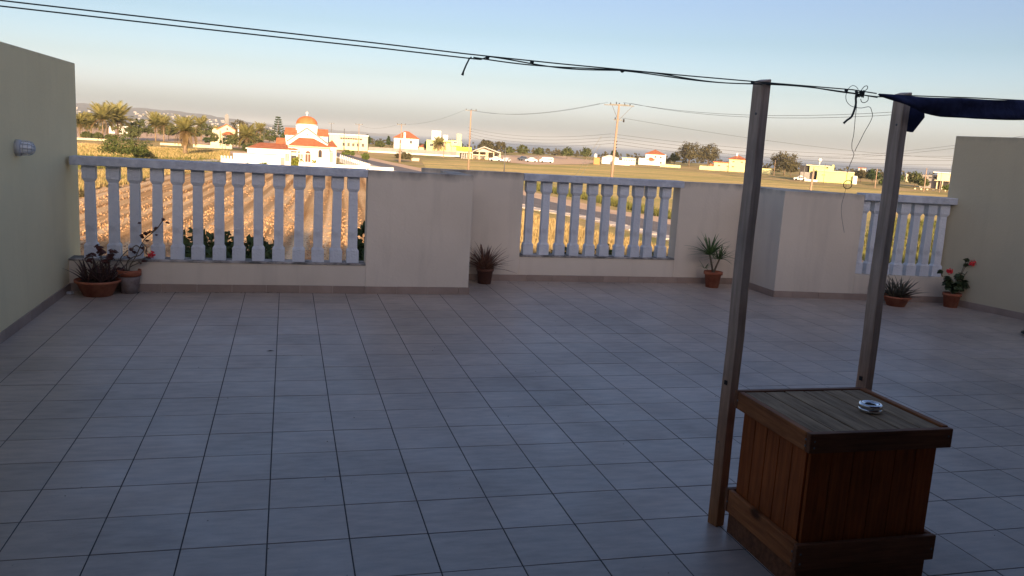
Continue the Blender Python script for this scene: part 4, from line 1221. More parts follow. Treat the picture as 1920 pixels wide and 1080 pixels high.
# wood beyond the fields, one mass
mb = MB()
for k in range(420):
    px = random.uniform(620, 2050); D = random.uniform(425, 520) if px < 1420 else random.uniform(330, 470)
    p = atD(px, 400, D); h = random.uniform(2.2, 4.6); w_ = random.uniform(3, 6)
    crown(mb, (p.x, p.y, GZ + h * .5), w_ / 2, w_ / 2, h * .5, 5, 11, .5)
o = mb.build('distant_wood', M['leaf_brown'], kind='stuff'); tag(o, 'low dusty wood running along the far edge of the fields before the sea', 'woodland')
mb = MB()
for k in range(240):
    px = random.uniform(-100, 560); D = random.uniform(380, 900)
    p = atD(px, 400, D); h = random.uniform(3, 6); w_ = random.uniform(4, 9)
    crown(mb, (p.x, p.y, gz(D) + h * .5), w_ / 2, w_ / 2, h * .5, 5, 9, .7)
o = mb.build('distant_wood', M['leaf_olive'], kind='stuff'); tag(o, 'scattered far trees between the palm grove and the distant town', 'woodland')

# garden trees close below the terrace, in its shade
def garden(label, px, top, wpx, D, mm='leaf_dark', lowf=.35):
    tree('garden_tree', label, 'tree', px, 500, top, wpx, M[mm], D=D, dens=3.6, size=.12, lowf=lowf, cap=110, group='shaded garden trees below the parapet')
garden('dark garden tree seen low between the fifth and sixth baluster of the left balustrade', 374, 427, 110, 24)
garden('dark garden tree seen low behind the middle of the left balustrade', 428, 434, 90, 25)
garden('dark garden tree seen low between the seventh and tenth baluster of the left balustrade', 484, 437, 90, 25)
garden('dark tree showing beside the broad solid pier', 694, 408, 88, 22)
garden('low dark shrub between the hedge trees and the field shadow', 520, 458, 60, 26)
garden('dark garden shrub low behind the left part of the middle balustrade', 1060, 455, 120, 30, lowf=.1)
garden('dark garden shrub low behind the centre of the middle balustrade', 1135, 461, 120, 30, lowf=.1)
garden('dark garden shrub low behind the right part of the middle balustrade', 1222, 471, 120, 29, lowf=.1)

# grass, weeds and field litter
def tufts(name, label, regions, n, m, hmin, hmax, blades_=5, cat='grass', wd=.05):
    mb = MB()
    tot = 0
    for (P, share) in regions:
        P = [G(*p) for p in P]; xs = [p.x for p in P]; ys = [p.y for p in P]; PP = [(p.x, p.y) for p in P]; c = 0; tries = 0
        while c < n * share and tries < n * 30:
            tries += 1
            x = random.uniform(min(xs), max(xs)); y = random.uniform(min(ys), max(ys))
            if not inpoly(x, y, PP): continue
            c += 1
            for _ in range(blades_):
                a = random.uniform(0, 6.28); h = random.uniform(hmin, hmax); s = random.uniform(.1, .4) * h; w_ = wd * random.uniform(.7, 1.5)
                bx_ = x + random.gauss(0, .12); by_ = y + random.gauss(0, .12)
                mb.poly([(bx_ - w_ * math.sin(a), by_ + w_ * math.cos(a), GZ), (bx_ + w_ * math.sin(a), by_ - w_ * math.cos(a), GZ), (bx_ + s * math.cos(a), by_ + s * math.sin(a), GZ + h)])
    o = mb.build(name, m, kind='stuff'); tag(o, label, cat); return o
tufts('dry_grass', 'tall dry straw coloured grass on the near side of the road', [([(900, 392), (985, 402), (1092, 432), (1200, 458), (1330, 490), (1250, 500), (960, 500), (900, 440)], 1.0)], 6500, M['straw'], .15, .55)
tufts('weeds', 'green and straw weeds along the far edge of the road', [([(985, 351), (1008, 358), (1092, 374), (1201, 399), (1330, 430), (1330, 420), (1201, 390), (1092, 366), (985, 345)], 1.0)], 1500, M['weed'], .3, .9)
tufts('verge_grass', 'yellow dry grass round the ploughed field edges', [([(60, 372), (145, 366), (190, 353), (237, 348), (311, 327), (420, 319), (300, 312), (145, 330), (40, 340)], .5), ([(143, 292), (430, 300), (430, 285), (143, 270)], .5)], 9000, M['straw'], .2, .7)
tufts('verge_weeds', 'greener weeds beside the ploughed field', [([(143, 300), (300, 303), (430, 306), (430, 312), (143, 318)], .3), ([(60, 372), (145, 366), (190, 353), (237, 348), (311, 327), (300, 312), (145, 330), (40, 340)], .2), ([(143, 275), (430, 285), (430, 300), (143, 296)], .3), ([(1640, 410), (1800, 420), (1800, 505), (1600, 490)], .2)], 9000, M['weed'], .2, .7)
mb = MB()
for k in range(9000):
    px = random.uniform(60, 720); py = random.uniform(338, 520); p = G(px, py)
    if not inpoly(p.x, p.y, [(q.x, q.y) for q in FP]): continue
    s = random.uniform(.02, .065) * (1 + .8 * (random.random() < .05)); q = Vector((p.x, p.y, GZ + .15))
    mb.prism([(q.x - s, q.y - s * .7), (q.x + s * .8, q.y - s), (q.x + s, q.y + s * .6), (q.x - s * .6, q.y + s)], q.z - .1, q.z + s * .5, ch=s * .3)
M['clod'] = mat('dark_clod', (0.22, 0.12, 0.06), 1.0, (0.60, 0.38, 0.21), 1.0, coords='World')
o = mb.build('soil_clods', M['clod'], kind='stuff'); tag(o, 'clods and stones lying loose over the ploughed field', 'clods')

# ================================================================== BUILDINGS
class Bld:
    def __init__(s, name, label, cat, px, py, rz=0.0, D=None, group=None):
        if D is None: g0 = G(px, py); D = math.hypot(g0.x - CC.x, g0.y - CC.y)
        p = atD(px, 400, D); s.O = Vector((p.x, p.y, GZ)); s.D = D
        s.h = heading(px); s.root = thing(name, label, cat, s.O, -s.h + rz, group); s.rz = rz
        s.ax = Vector((math.cos(s.h), -math.sin(s.h), 0)); s.fw = Vector((math.sin(s.h), math.cos(s.h), 0))
    def p(s, px, py, dy=0.0):
        d = ray(px, py); k = ((s.O + s.fw * dy - CC).dot(s.fw)) / d.dot(s.fw); q = CC + d * k - s.O
        return q.dot(s.ax), q.z
    def box(s, name, x0, yt, x1, d0, d1, m, yb=None, z0=0.0):
        a, zt = s.p(x0, yt, d0); b, zt2 = s.p(x1, yt + (x1 - x0) * .0586, d0)
        zb = z0 if yb is None else s.p(x0, yb, d0)[1]
        return MB().box(a, d0, zb, b, d1, zt).build(name, m, s.root)
    def hip(s, name, x0, ye, x1, yr, d0, d1, m, over=.3, inset=.5, thick=.12):
        a, ze = s.p(x0, ye, d0); b, _ = s.p(x1, ye, d0); _, zr_ = s.p((x0 + x1) / 2, yr + 0 * 0, d0)
        ze2 = s.p((x0 + x1) / 2, ye + (x1 - x0) / 2 * .0586, d0)[1]
        a -= over; b += over; y0 = d0 - over; y1 = d1 + over; ym = (y0 + y1) / 2; w = (b - a); ins = min(w / 2 - .05, (y1 - y0) / 2 * inset * 2)
        mb = MB(); v = [(a, y0, ze), (b, y0, ze), (b, y1, ze), (a, y1, ze), (a + ins, ym, zr_), (b - ins, ym, zr_), (a, y0, ze - thick), (b, y0, ze - thick), (b, y1, ze - thick), (a, y1, ze - thick)]
        mb.v = v; mb.f = [(0, 1, 5, 4), (1, 2, 5), (2, 3, 4, 5), (3, 0, 4), (6, 7, 1, 0), (7, 8, 2, 1), (8, 9, 3, 2), (9, 6, 0, 3), (9, 8, 7, 6)]
        return mb.build(name, m, s.root)
    def gable(s, name, x0, ye, x1, xa, ya, d0, d1, m, thick=None):
        """triangular prism with its gable towards the viewer"""
        a, ze = s.p(x0, ye, d0); b, _ = s.p(x1, ye, d0); c, za = s.p(xa, ya, d0)
        mb = MB()
        if thick is None:
            mb.v = [(a, d0, ze), (b, d0, ze), (c, d0, za), (a, d1, ze), (b, d1, ze), (c, d1, za)]
            mb.f = [(0, 1, 2), (5, 4, 3), (0, 2, 5, 3), (1, 4, 5, 2), (0, 3, 4, 1)]
        else:
            mb.v = [(a, d0, ze), (c, d0, za), (b, d0, ze), (a, d0, ze + thick), (c, d0, za + thick), (b, d0, ze + thick)]
            mb.v += [(x, d1, z) for x, y, z in mb.v]
            mb.f = [(0, 1, 4, 3), (1, 2, 5, 4), (6, 9, 10, 7), (7, 10, 11, 8), (3, 4, 10, 9), (4, 5, 11, 10), (0, 6, 7, 1), (1, 7, 8, 2), (0, 3, 9, 6), (2, 8, 11, 5)]
        return mb.build(name, m, s.root)
    def window(s, x0, y0, x1, y1, d, frame='white', pane='pane', arch=False, name='window'):
        a, zt = s.p(x0, y0, d); b, zb = s.p(x1, y1, d)
        fr = max(.05, (b - a) * .09)
        mb = MB()
        mb.box(a, d - .05, zb, a + fr, d + .02, zt).box(b - fr, d - .05, zb, b, d + .02, zt).box(a + fr, d - .05, zt - fr, b - fr, d + .02, zt).box(a + fr, d - .05, zb, b - fr, d + .02, zb + fr)
        mb.box((a + b) / 2 - fr * .3, d - .045, zb + fr, (a + b) / 2 + fr * .3, d + .015, zt - fr)
        if arch:
            r = (b - a) / 2; n = 8; c = (a + b) / 2
            for k in range(n):
                t0, t1 = PI * k / n, PI * (k + 1) / n
                P = [(c + r * math.cos(t0), zt + r * math.sin(t0)), (c + r * math.cos(t1), zt + r * math.sin(t1)), (c + (r - fr) * math.cos(t1), zt + (r - fr) * math.sin(t1)), (c + (r - fr) * math.cos(t0), zt + (r - fr) * math.sin(t0))]
                i = len(mb.v); mb.v += [(x, d - .05, z) for x, z in P] + [(x, d + .02, z) for x, z in P]
                mb.f += [(i, i + 1, i + 2, i + 3), (i + 7, i + 6, i + 5, i + 4), (i, i + 4, i + 5, i + 1), (i + 2, i + 6, i + 7, i + 3)]
        w = mb.build(name, M[frame], s.root)
        pb = MB().box(a + fr, d - .02, zb + fr, b - fr, d - .005, zt - (0 if arch else fr))
        if arch:
            i = len(pb.v); r = (b - a) / 2 - fr; c = (a + b) / 2
            pts = [(c + r * math.cos(PI * k / 10), zt + r * math.sin(PI * k / 10)) for k in range(11)]
            pb.v += [(x, d - .02, z) for x, z in pts]; pb.f.append(tuple(range(i, i + 11)))
        pb.build('pane', M[pane], w)
        return w

def rooftile():
    m = bpy.data.materials.new('orange_roof_tile'); m.use_nodes = True
    t = m.node_tree; b = t.nodes['Principled BSDF']
    tc = N(t, 'ShaderNodeTexCoord').outputs['Object']
    c = ramp(t, noise(t, tc, 1.2, 5), [(0.3, (0.42, 0.13, 0.055)), (0.7, (0.58, 0.20, 0.09))])
    wv = N(t, 'ShaderNodeTexWave', wave_type='BANDS', bands_direction='X'); wv.inputs['Scale'].default_value = 1.3; wv.inputs['Distortion'].default_value = .4
    t.links.new(tc, wv.inputs['Vector'])
    wc = ramp(t, wv.outputs['Fac'], [(0.0, (0.8, 0.8, 0.8)), (0.6, (1.08, 1.08, 1.08))])
    c = mixcol(t, 1.0, c, wc, 'MULTIPLY'); t.links.new(c, b.inputs['Base Color']); b.inputs['Roughness'].default_value = .8
    bp = N(t, 'ShaderNodeBump'); bp.inputs['Strength'].default_value = .8; bp.inputs['Distance'].default_value = .05
    t.links.new(wv.outputs['Fac'], bp.inputs['Height']); t.links.new(bp.outputs[0], b.inputs['Normal'])
    return m
M['roof'] = rooftile()
M['dome'] = mat('orange_dome_tile', (0.62, 0.165, 0.05), .7, (0.74, 0.22, 0.075), 1.5, bump=.3)

# ---- church.  pixel coordinates of the survey photograph
ch = Bld('church', 'white orthodox church with an orange dome and red tiled roofs', 'church', 585, 318, D=172)
cq = lambda u, v: (440 + u / 7.385, 205 + v / 7.385)
def cb(name, u0, v0, u1, d0, d1, m, vb=None): 
    x0, y0 = cq(u0, v0); x1, _ = cq(u1, 0); return ch.box(name, x0, y0, x1, d0, d1, m, None if vb is None else cq(0, vb)[1])
# central cube + drum + dome
cb('wall', 850, 215, 1145, 4.5, 9.0, M['white'])
cx, zb_ = ch.p(*cq(998, 262), 6.5); cx2, zt_ = ch.p(*cq(998, 205), 6.5); x_l, _ = ch.p(*cq(852, 210), 6.5); rr = cx - x_l
MB().lathe([(rr * .93, zb_ - .5), (rr * .93, zb_ + .1), (rr * .97, zb_ + .12), (rr * .97, zt_ - .15), (rr * 1.04, zt_ - .1), (rr * 1.04, zt_)], 24, Matrix.Translation((cx, 6.9, 0))).build('drum', M['white'], ch.root, True)
_, zd = ch.p(*cq(998, 92), 6.5)
MB().lathe([(rr * 1.02 * math.cos(a), zt_ + .01 + (zd - zt_) * math.sin(a)) for a in [PI / 2 * k / 14 for k in range(14)]] + [(.001, zd)], 32, Matrix.Translation((cx, 6.9, 0))).build('dome', M['dome'], ch.root, True)
MB().tube([(cx, 6.9, zd - .05), (cx, 6.9, zd + .35), (cx, 6.9, zd + .95)], [.18, .06, .05], 6).box(cx - .28, 6.86, zd + .55, cx + .28, 6.94, zd + .65).build('cross', M['white'], ch.root)
# corner blocks with red hipped roofs
for (u0, u1, vt, ve) in ((700, 852, 352, 350), (1150, 1290, 372, 372)):
    cb('wall', u0, vt, u1, 3.0, 8.0, M['white'])
    x0, y0 = cq(u0, ve); x1, _ = cq(u1, 0)
    a, ze = ch.p(x0, y0, 3.0); b, _ = ch.p(x1, y0, 3.0); _, zr2 = ch.p(*cq((u0 + u1) / 2, ve - 96), 3.0)
    mb = MB(); o_ = .2; y0_, y1_ = 2.8, 8.2
    mb.v = [(a - o_, y0_, ze), (b + o_, y0_, ze), (b + o_, y1_, ze), (a - o_, y1_, ze), (a - o_ + .12, 5.0, zr2), (b + o_ - .12, 5.0, zr2), (b + o_ - .12, 6.0, zr2), (a - o_ + .12, 6.0, zr2)]
    mb.f = [(0, 1, 5, 4), (1, 2, 6, 5), (2, 3, 7, 6), (3, 0, 4, 7), (4, 5, 6, 7), (3, 2, 1, 0)]
    mb.build('corner_roof', M['roof'], ch.root)
# nave gable wall
x0, y0 = cq(712, 460); x1, _ = cq(1300, 0); xa, ya = cq(1010, 268)
mb = MB(); a, ze = ch.p(x0, y0, 2.0); b, _ = ch.p(x1, y0, 2.0)
PTS = [(a, 0), (b, 0)] + [ch.p(*cq(u, v), 2.0) for u, v in ((1310, 500), (1240, 455), (1150, 380), (1075, 300), (1000, 268), (930, 300), (720, 448))]
n = len(PTS); mb.v = [(x, 2.0, z) for x, z in PTS] + [(x, 2.9, z) for x, z in PTS]; mb.f = [tuple(range(n)), tuple(reversed(range(n, 2 * n)))] + [(k, k + n, (k + 1) % n + n, (k + 1) % n) for k in range(n)]
mb.build('gable_wall', M['white'], ch.root)
# coping lines on the gable
mb = MB()
for (p, q) in (((720, 444), (1000, 262)), ((1000, 262), (1150, 374)), ((1150, 374), (1310, 494))):
    A_ = ch.p(*cq(*p), 1.9); B_ = ch.p(*cq(*q), 1.9)
    mb.tube([(A_[0], 1.93, A_[1] + .05), (B_[0], 1.93, B_[1] + .05)], .13, 4)
mb.build('coping', M['greywall'], ch.root)
A_ = cq(995, 343); B_ = cq(1022, 362); ch.window(A_[0], A_[1], B_[0], B_[1], 1.99, 'greywall', 'darkin')
# narthex: front block with hipped red roof
cb('wall', 745, 512, 1310, -2.0, 1.98, M['white'])
x0, y0 = cq(745, 500); x1, _ = cq(1308, 0); a, ze = ch.p(x0, y0, -2.2); b, ze2 = ch.p(x1, cq(0, 522)[1], -2.2); l1, zr3 = ch.p(*cq(890, 392), -.2); l2, _ = ch.p(*cq(1090, 395), -.2)
mb = MB(); ze = (ze + ze2) / 2
mb.v = [(a - .1, -2.5, ze), (b + .2, -2.5, ze), (b + .2, 1.97, ze), (a - .1, 1.97, ze), (l1, .5, zr3), (l2, .5, zr3), (l2, 1.96, zr3), (l1, 1.96, zr3)]
mb.f = [(0, 1, 5, 4), (1, 2, 6, 5), (3, 0, 4, 7), (4, 5, 6, 7), (2, 3, 7, 6), (3, 2, 1, 0)]
mb.build('front_roof', M['roof'], ch.root)
MB().box(a - .15, -2.55, ze - .22, b + .25, -2.02, ze - .012).build('cornice', M['cream'], ch.root)
# door arch, porch arch, windows
A_ = cq(970, 610); B_ = cq(1058, 740); ch.window(A_[0], A_[1], B_[0], B_[1], -2.02, 'white', 'brownwood', True, 'door')
A_ = cq(1158, 585); B_ = cq(1208, 668); ch.window(A_[0], A_[1], B_[0], B_[1], -2.02, 'brownwood', 'pane', True)
A_ = cq(868, 610); B_ = cq(955, 690); ch.window(A_[0], A_[1], B_[0], B_[1], -2.02, 'white', 'greywall', False)
# right side chapel
cb('wall', 1292, 515, 1408, .5, 8.0, M['white'])
x0, y0 = cq(1290, 512); x1, _ = cq(1412, 0); ch.hip('side_roof', x0, y0, x1, cq(0, 430)[1], .5, 8.0, M['roof'], .15, .25)
A_ = cq(1318, 590); B_ = cq(1362, 740); ch.window(A_[0], A_[1], B_[0], B_[1], .48, 'white', 'greywall', True)
A_ = cq(1395, 640); 
# left wing
cb('wall', 175, 540, 765, -3.0, 6.0, M['white'])
x0, y0 = cq(150, 528); x1, _ = cq(770, 0)
a, ze = ch.p(x0, y0, -3.3); b, _ = ch.p(cq(905, 0)[0], cq(0, 572)[1], -3.3); l1, zr4 = ch.p(*cq(350, 458), 1.0); l2, _ = ch.p(*cq(690, 452), 1.0)
_, zem = ch.p(cq(520, 0)[0], cq(0, 548)[1], -3.3)
mb = MB(); mb.v = [(a, -3.4, zem), (b, -3.4, zem), (b, 1.9, zem), (a, 6.4, zem), (l1, 1.0, zr4), (l2, 1.0, zr4), (b, 6.4, zem)]
mb.f = [(0, 1, 5, 4), (1, 6, 5), (3, 0, 4), (6, 3, 4, 5), (0, 3, 6, 1)]
mb.build('wing_roof', M['roof'], ch.root)
MB().box(a + .02, -3.38, zem - .2, b - .02, -3.05, zem - .01).build('cornice', M['white'], ch.root)
x0, y0 = cq(570, 392); x1, _ = cq(705, 0); a, zt2 = ch.p(x0, y0, 1.2); b, _ = ch.p(x1, y0, 1.2)
mb = MB(); mb.v = [(a, .8, zt2 - 1.1), (b, .8, zt2 - 1.1), (b, 5, zt2 - 1.1), (a, 5, zt2 - 1.1), (a + .1, 2.2, zt2), (b - .1, 2.2, zt2), (b - .1, 3.6, zt2), (a + .1, 3.6, zt2)]
mb.f = [(0, 1, 5, 4), (1, 2, 6, 5), (2, 3, 7, 6), (3, 0, 4, 7), (4, 5, 6, 7), (3, 2, 1, 0)]; mb.build('wing_roof', M['roof'], ch.root)
A_ = cq(695, 605); B_ = cq(758, 725); ch.window(A_[0], A_[1], B_[0], B_[1], -3.02, 'white', 'greywall')
MB().box(ch.p(*cq(790, 0), -3)[0], -2.9, 0, ch.p(*cq(860, 0), -3)[0], -2.02, ch.p(*cq(0, 600), -3)[1]).build('porch_recess', M['darkin'], ch.root)
for u in (772, 866):
    c_ = ch.p(*cq(u, 600), -3.2); MB().tube([(c_[0], -3.2, 0), (c_[0], -3.2, zem - .2)], .13, 8).build('column', M['white'], ch.root)
# church boundary: outbuilding wall, low wall, pillars
ow = Bld('boundary_wall', 'long blank white wall with a grey coping in front of the church wing', 'wall', 480, 317, D=158)
ow.box('masonry', 437, 287, 523, 0, .3, M['white']); a, z = ow.p(437, 285.7, 0); b, z2 = ow.p(523, 290.5, 0)
MB().box(a - .05, -.06, z - .1, b + .05, .36, z - .0).build('coping', M['greywall'], ow.root)
a, z = ow.p(524, 290, 0); MB().box(a + .2, .3, 0, a + .9, .4, z - .5).build('gate', M['greywall'], ow.root)
lw = Bld('boundary_wall', 'low white wall with short pillars at the left end of the church yard', 'wall', 425, 308, D=160)
lw.box('masonry', 414, 297, 436.5, 0, .25, M['white'])
for x_ in (415.5, 421, 427, 433):
    a, z = lw.p(x_, 291.5 + (x_ - 415) * .06, 0); MB().box(a - .14, -.05, .2, a + .14, .3, z).build('pillar', M['white'], lw.root)
fw_ = Bld('boundary_wall', 'low white front wall of the church yard behind the left handrail', 'wall', 630, 322, D=156)
a, z = fw_.p(560, 303, 0); b, z = fw_.p(689, 311, 0)
MB().box(a, 0, 0, b, .25, z).build('masonry', M['white'], fw_.root)
cf = Bld('picket_fence', 'white pillared fence running back along the road beside the church', 'fence', 660, 310, D=170)
for k in range(17):
    f = k / 16; x_ = 636 + (690 - 636) * f; D_ = 205 - 48 * f; P_ = atD(x_, 400, D_) - cf.O
    lx, ly = P_.dot(cf.ax), P_.dot(cf.fw); z = atD(x_, 290 + 17 * f, D_).z - GZ
    MB().box(lx - .12, ly - .12, 0, lx + .12, ly + .12, z).build('pillar', M['white'], cf.root)
    if k:
        dx, dy = lx - pl[0], ly - pl[1]; L = math.hypot(dx, dy); nx, ny = -dy / L * .08, dx / L * .08
        MB().prism([(pl[0] - nx, pl[1] - ny), (lx - nx, ly - ny), (lx + nx, ly + ny), (pl[0] + nx, pl[1] + ny)], 0, z * .55).build('base_wall', M['white'], cf.root)
    pl = (lx, ly)
rf = Bld('boundary_wall', 'white roadside wall piece showing behind the top of the broad pier', 'wall', 712, 318, D=165)
a, z = rf.p(690, 312, 0); b, z2 = rf.p(738, 316, 0); MB().box(a, 0, 0, b, .25, z).build('masonry', M['white'], rf.root)
tree('bush', 'clipped yellow green round bush before the church porch', 'bush', 556, 318, 295, 22, M['leaf_lime'], D=160, bush=True, trunk=False, dens=1.5)
# clipped conical shrub
p_ = atD(587, 400, 158); h = atD(587, 300, 158).z - GZ; t = thing('clipped_shrub', 'small straight clipped shrub right of the church door', 'shrub', (p_.x, p_.y, GZ)); mb = MB()
for _ in range(700):
    z = random.uniform(.1, h); a = random.uniform(0, 6.28); r = .32 + .06 * z / h; mb.quadleaf(Vector((r * math.cos(a), r * math.sin(a), z)), .1, Vector((math.cos(a), math.sin(a), .2)))
mb.build('foliage', M['leaf_lime'], t)
tree('bush', 'square clipped hedge right of the church beside the road', 'hedge', 682, 305, 286, 16, M['leaf_fresh'], D=215, bush=True, trunk=False)
tree('bush', 'long clipped hedge behind the right side of the church', 'hedge', 650, 296, 281, 26, M['leaf_fresh'], D=250, bush=True, trunk=False)
tree('bush', 'yellowish scrub growing in front of the blank white wall', 'bush', 492, 316, 304, 20, M['leaf_fresh'], D=152, bush=True, trunk=False)
tree('bush', 'low scrub at the left part of the blank white wall', 'bush', 463, 314, 306, 16, M['leaf_fresh'], D=152, bush=True, trunk=False)

# ---- cream gabled house on the left
b_ = Bld('gabled_house', 'cream house with a low gable facing the palm grove', 'house', 425, 268, D=300)
b_.box('wall', 400, 241, 441, 0, 9, M['cream']); 
b_.gable('gable_wall', 407, 243, 441, 425, 233.5, -.02, 9, M['cream']); b_.gable('roof', 405, 243.5, 443, 425, 233.5, -.6, 9.4, M['roof'], thick=.25)
b_.box('wall', 398, 243, 412, -2, -.05, M['cream']); b_.hip('porch_roof', 416, 251, 440, 247, -3, -.05, M['roof'], .2)
tree('garden_tree', 'small tree before the porch of the gabled house', 'tree', 436, 275, 249, 20, M['leaf_olive'], D=272)
tree('garden_tree', 'thin tree at the left corner of the gabled house', 'tree', 402, 272, 246, 16, M['leaf_olive'], D=275)
b_.window(424, 239, 428, 245, -.03); b_.window(420, 254, 426, 262, -.03); b_.box('chimney', 446, 233, 448, 2, 3, M['white'])
b_ = Bld('garden_wall', 'cream wall running in front of the leftmost palms', 'wall', 172, 264, D=290); b_.box('masonry', 100, 256, 202, 0, .3, M['cream'])
b_ = Bld('garden_wall', 'cream wall with gate pillars below the gabled house', 'wall', 398, 277, D=268); b_.box('masonry', 362, 270.5, 433, 0, .3, M['cream'])
for x_ in (397, 402, 433): a, z = b_.p(x_, 266 + (x_ - 397) * .06, 0); MB().box(a - .35, -.1, 0, a + .35, .4, z).build('pillar', M['cream'], b_.root)
b_ = Bld('garden_wall', 'broken cream wall right of the dark shrub tree', 'wall', 322, 270, D=275); b_.box('masonry', 300, 267.5, 340, 0, .3, M['cream'])
b_ = Bld('long_shed', 'row of low white sheds seen between the two tallest palms', 'shed', 222, 245, D=420)
b_.box('wall', 204, 235, 215, 0, 6, M['white'], z0=-2); b_.box('wall', 223, 236, 241, 0, 6, M['white'], z0=-2)
b_ = Bld('tower_block', 'tall pale tower block standing out above the distant town', 'tower', 425, 232, D=2300)
M['towerwall'] = mat('grey_tower_concrete', (0.20, 0.19, 0.18), 0.9, (0.30, 0.28, 0.27), 0.02, coords='World')
b_.box('wall', 421.5, 215.5, 429, 0, 12, M['towerwall'], z0=-40); b_.box('lift_tower', 423, 213.5, 427, 2, 8, M['towerwall'], z0=-10)
# ---- long low building right of the church
b_ = Bld('long_building', 'long low cream building with a dark window strip right of the church', 'building', 655, 281, D=330)
b_.box('wall', 618, 251, 690, 0, 10, M['cream']); b_.box('roof', 616, 249.5, 691, -.3, 10.3, M['white'], 252)
for k in range(9): b_.window(638 + k * 4.6, 257.5 + k * .27, 642 + k * 4.6, 260.5 + k * .27, -.03, 'brownwood')
for k in range(5): b_.window(642 + k * 9, 267 + k * .5, 647 + k * 9, 274 + k * .5, -.03, 'cream')
# ---- white villa with red hip roof
b_ = Bld('villa', 'white two storey villa with a red hipped roof and chimney, left of the yellow house', 'house', 760, 281, D=380)
b_.box('wall', 739, 256.5, 785, 0, 10, M['white']); b_.hip('roof', 739, 257.5, 785, 246, 0, 10, M['roof'], .5, .45)
b_.box('chimney', 757, 248, 761, -.6, -.02, M['white']); b_.window(749, 262, 753, 269, -.03); b_.window(768, 263, 773, 270, -.03)
b_.hip('porch_roof', 785, 275, 806, 270, -2, 6, M['roof'], .3); b_.box('porch_wall', 786, 276, 805, -1.8, 5.5, M['cream'])
b_ = Bld('boundary_wall', 'long white wall running between the villa and the shed', 'wall', 780, 289, D=318)
a, z0_ = b_.p(690, 281.5, 0); b2, z1_ = b_.p(862, 291.8, 0); MB().box(a, 0, 0, b2, .3, z1_).build('masonry', M['white'], b_.root)
MB().box(a, 3, 0, b2 - 1, 3.3, z1_ + 1.3).build('rear_wall', M['greywall'], b_.root)
b_ = Bld('utility_cabinet', 'small cream cabinet beside the wide olive bush', 'cabinet', 779, 305, D=245); b_.box('body', 772, 296.5, 786, 0, 1.2, M['cream']); b_.box('lid', 771.5, 295.8, 786.5, -.1, 1.3, M['concrete'], 296.9)
# ---- boxy yellow house
b_ = Bld('box_house', 'flat roofed pale yellow house with a white tower block on top', 'house', 832, 288, D=340)
b_.box('wall', 800, 262, 866, 2, 12, M['yellow']); b_.box('stair_tower', 810, 244.5, 827, 4, 9, M['white']); b_.box('stair_tower', 857, 251, 865, 3, 8, M['yellow']); b_.box('balcony', 820, 262, 846, .5, 1.9, M['yellow'], 265)
b_.box('wall', 846, 263, 864, .5, 1.9, M['yellow'], 273)
for x_ in (822, 836, 848): b_.box('column', x_, 265, x_ + 1.6, .6, 1.0, M['yellow'])
b_.window(806, 268, 812, 275, 1.97); b_.window(828, 268, 834, 275, 1.97); b_.window(851, 265, 857, 270, .47)
b_.box('parapet_block', 831, 253, 840, 6, 8, M['white'])
# ---- shed with yellow sign
b_ = Bld('roadside_shed', 'open fronted roadside shed with a low gable and a yellow sign board', 'shed', 898, 299, D=300)
a, ze = b_.p(886, 283, 0); b2, ze2 = b_.p(939, 286.5, 0); c_, za = b_.p(908, 274.5, 0)
mb = MB(); mb.v = [(a, -1, ze), (c_, -1, za), (b2, -1, ze2), (a, 10, ze), (c_, 10, za), (b2, 10, ze2), (a, -1, ze - .3), (c_, -1, za - .3), (b2, -1, ze2 - .3), (a, 10, ze - .3), (c_, 10, za - .3), (b2, 10, ze2 - .3)]
mb.f = [(0, 1, 4, 3), (1, 2, 5, 4), (6, 7, 1, 0), (7, 8, 2, 1), (6, 9, 10, 7), (7, 10, 11, 8), (0, 3, 9, 6), (2, 8, 11, 5)]; mb.build('roof', M['metalroof'], b_.root)
b_.box('rear_wall', 887, 285, 938, 9, 9.3, M['greywall']); b_.box('fascia', 886, 289, 912, .2, .5, M['cream'], 291)
b_.gable('gable_panel', 888, 284, 936, 908, 276.5, 1.2, 1.4, M['metalroof'])
for x_ in (885, 898, 911, 914, 925, 937): b_.box('column', x_, 285.5, x_ + 1.7, 0, .3, M['cream'])
b_.box('stall_wall', 862, 286, 884, .2, 8, M['darkin']); b_.box('canopy', 857, 283.6, 886, -.8, 8, M['cream'], 286); b_.box('side_panel', 877, 288, 883, .0, .18, M['cream'])
for x_ in (866, 870, 874): b_.box('column', x_, 287, x_ + .9, .0, .18, M['white'])
sg = b_.box('sign_board', 855.5, 275, 884, -.4, -.2, M['signyellow'], 282.5)
mb = MB()
for k in range(8):                                # illegible strokes of the faded lettering
    x_ = 861 + k * 2.6; a, zt = b_.p(x_, 277 + k * .15, -.41); a2, zb = b_.p(x_ + 1.5, 280.6 + k * .15, -.41)
    mb.box(a, -.42, zb, a + .08, -.402, zt); mb.box(a + .081, -.42, (zt + zb) / 2, a2, -.402, (zt + zb) / 2 + .1)
    if k % 2: mb.box(a2 - .08, -.42, zb, a2 - .001, -.4025, (zt + zb) / 2 - .001)
    else: mb.box(a + .081, -.42, zt - .1, a2, -.402, zt)
mb.build('lettering', M['signgreen'], b_.root)
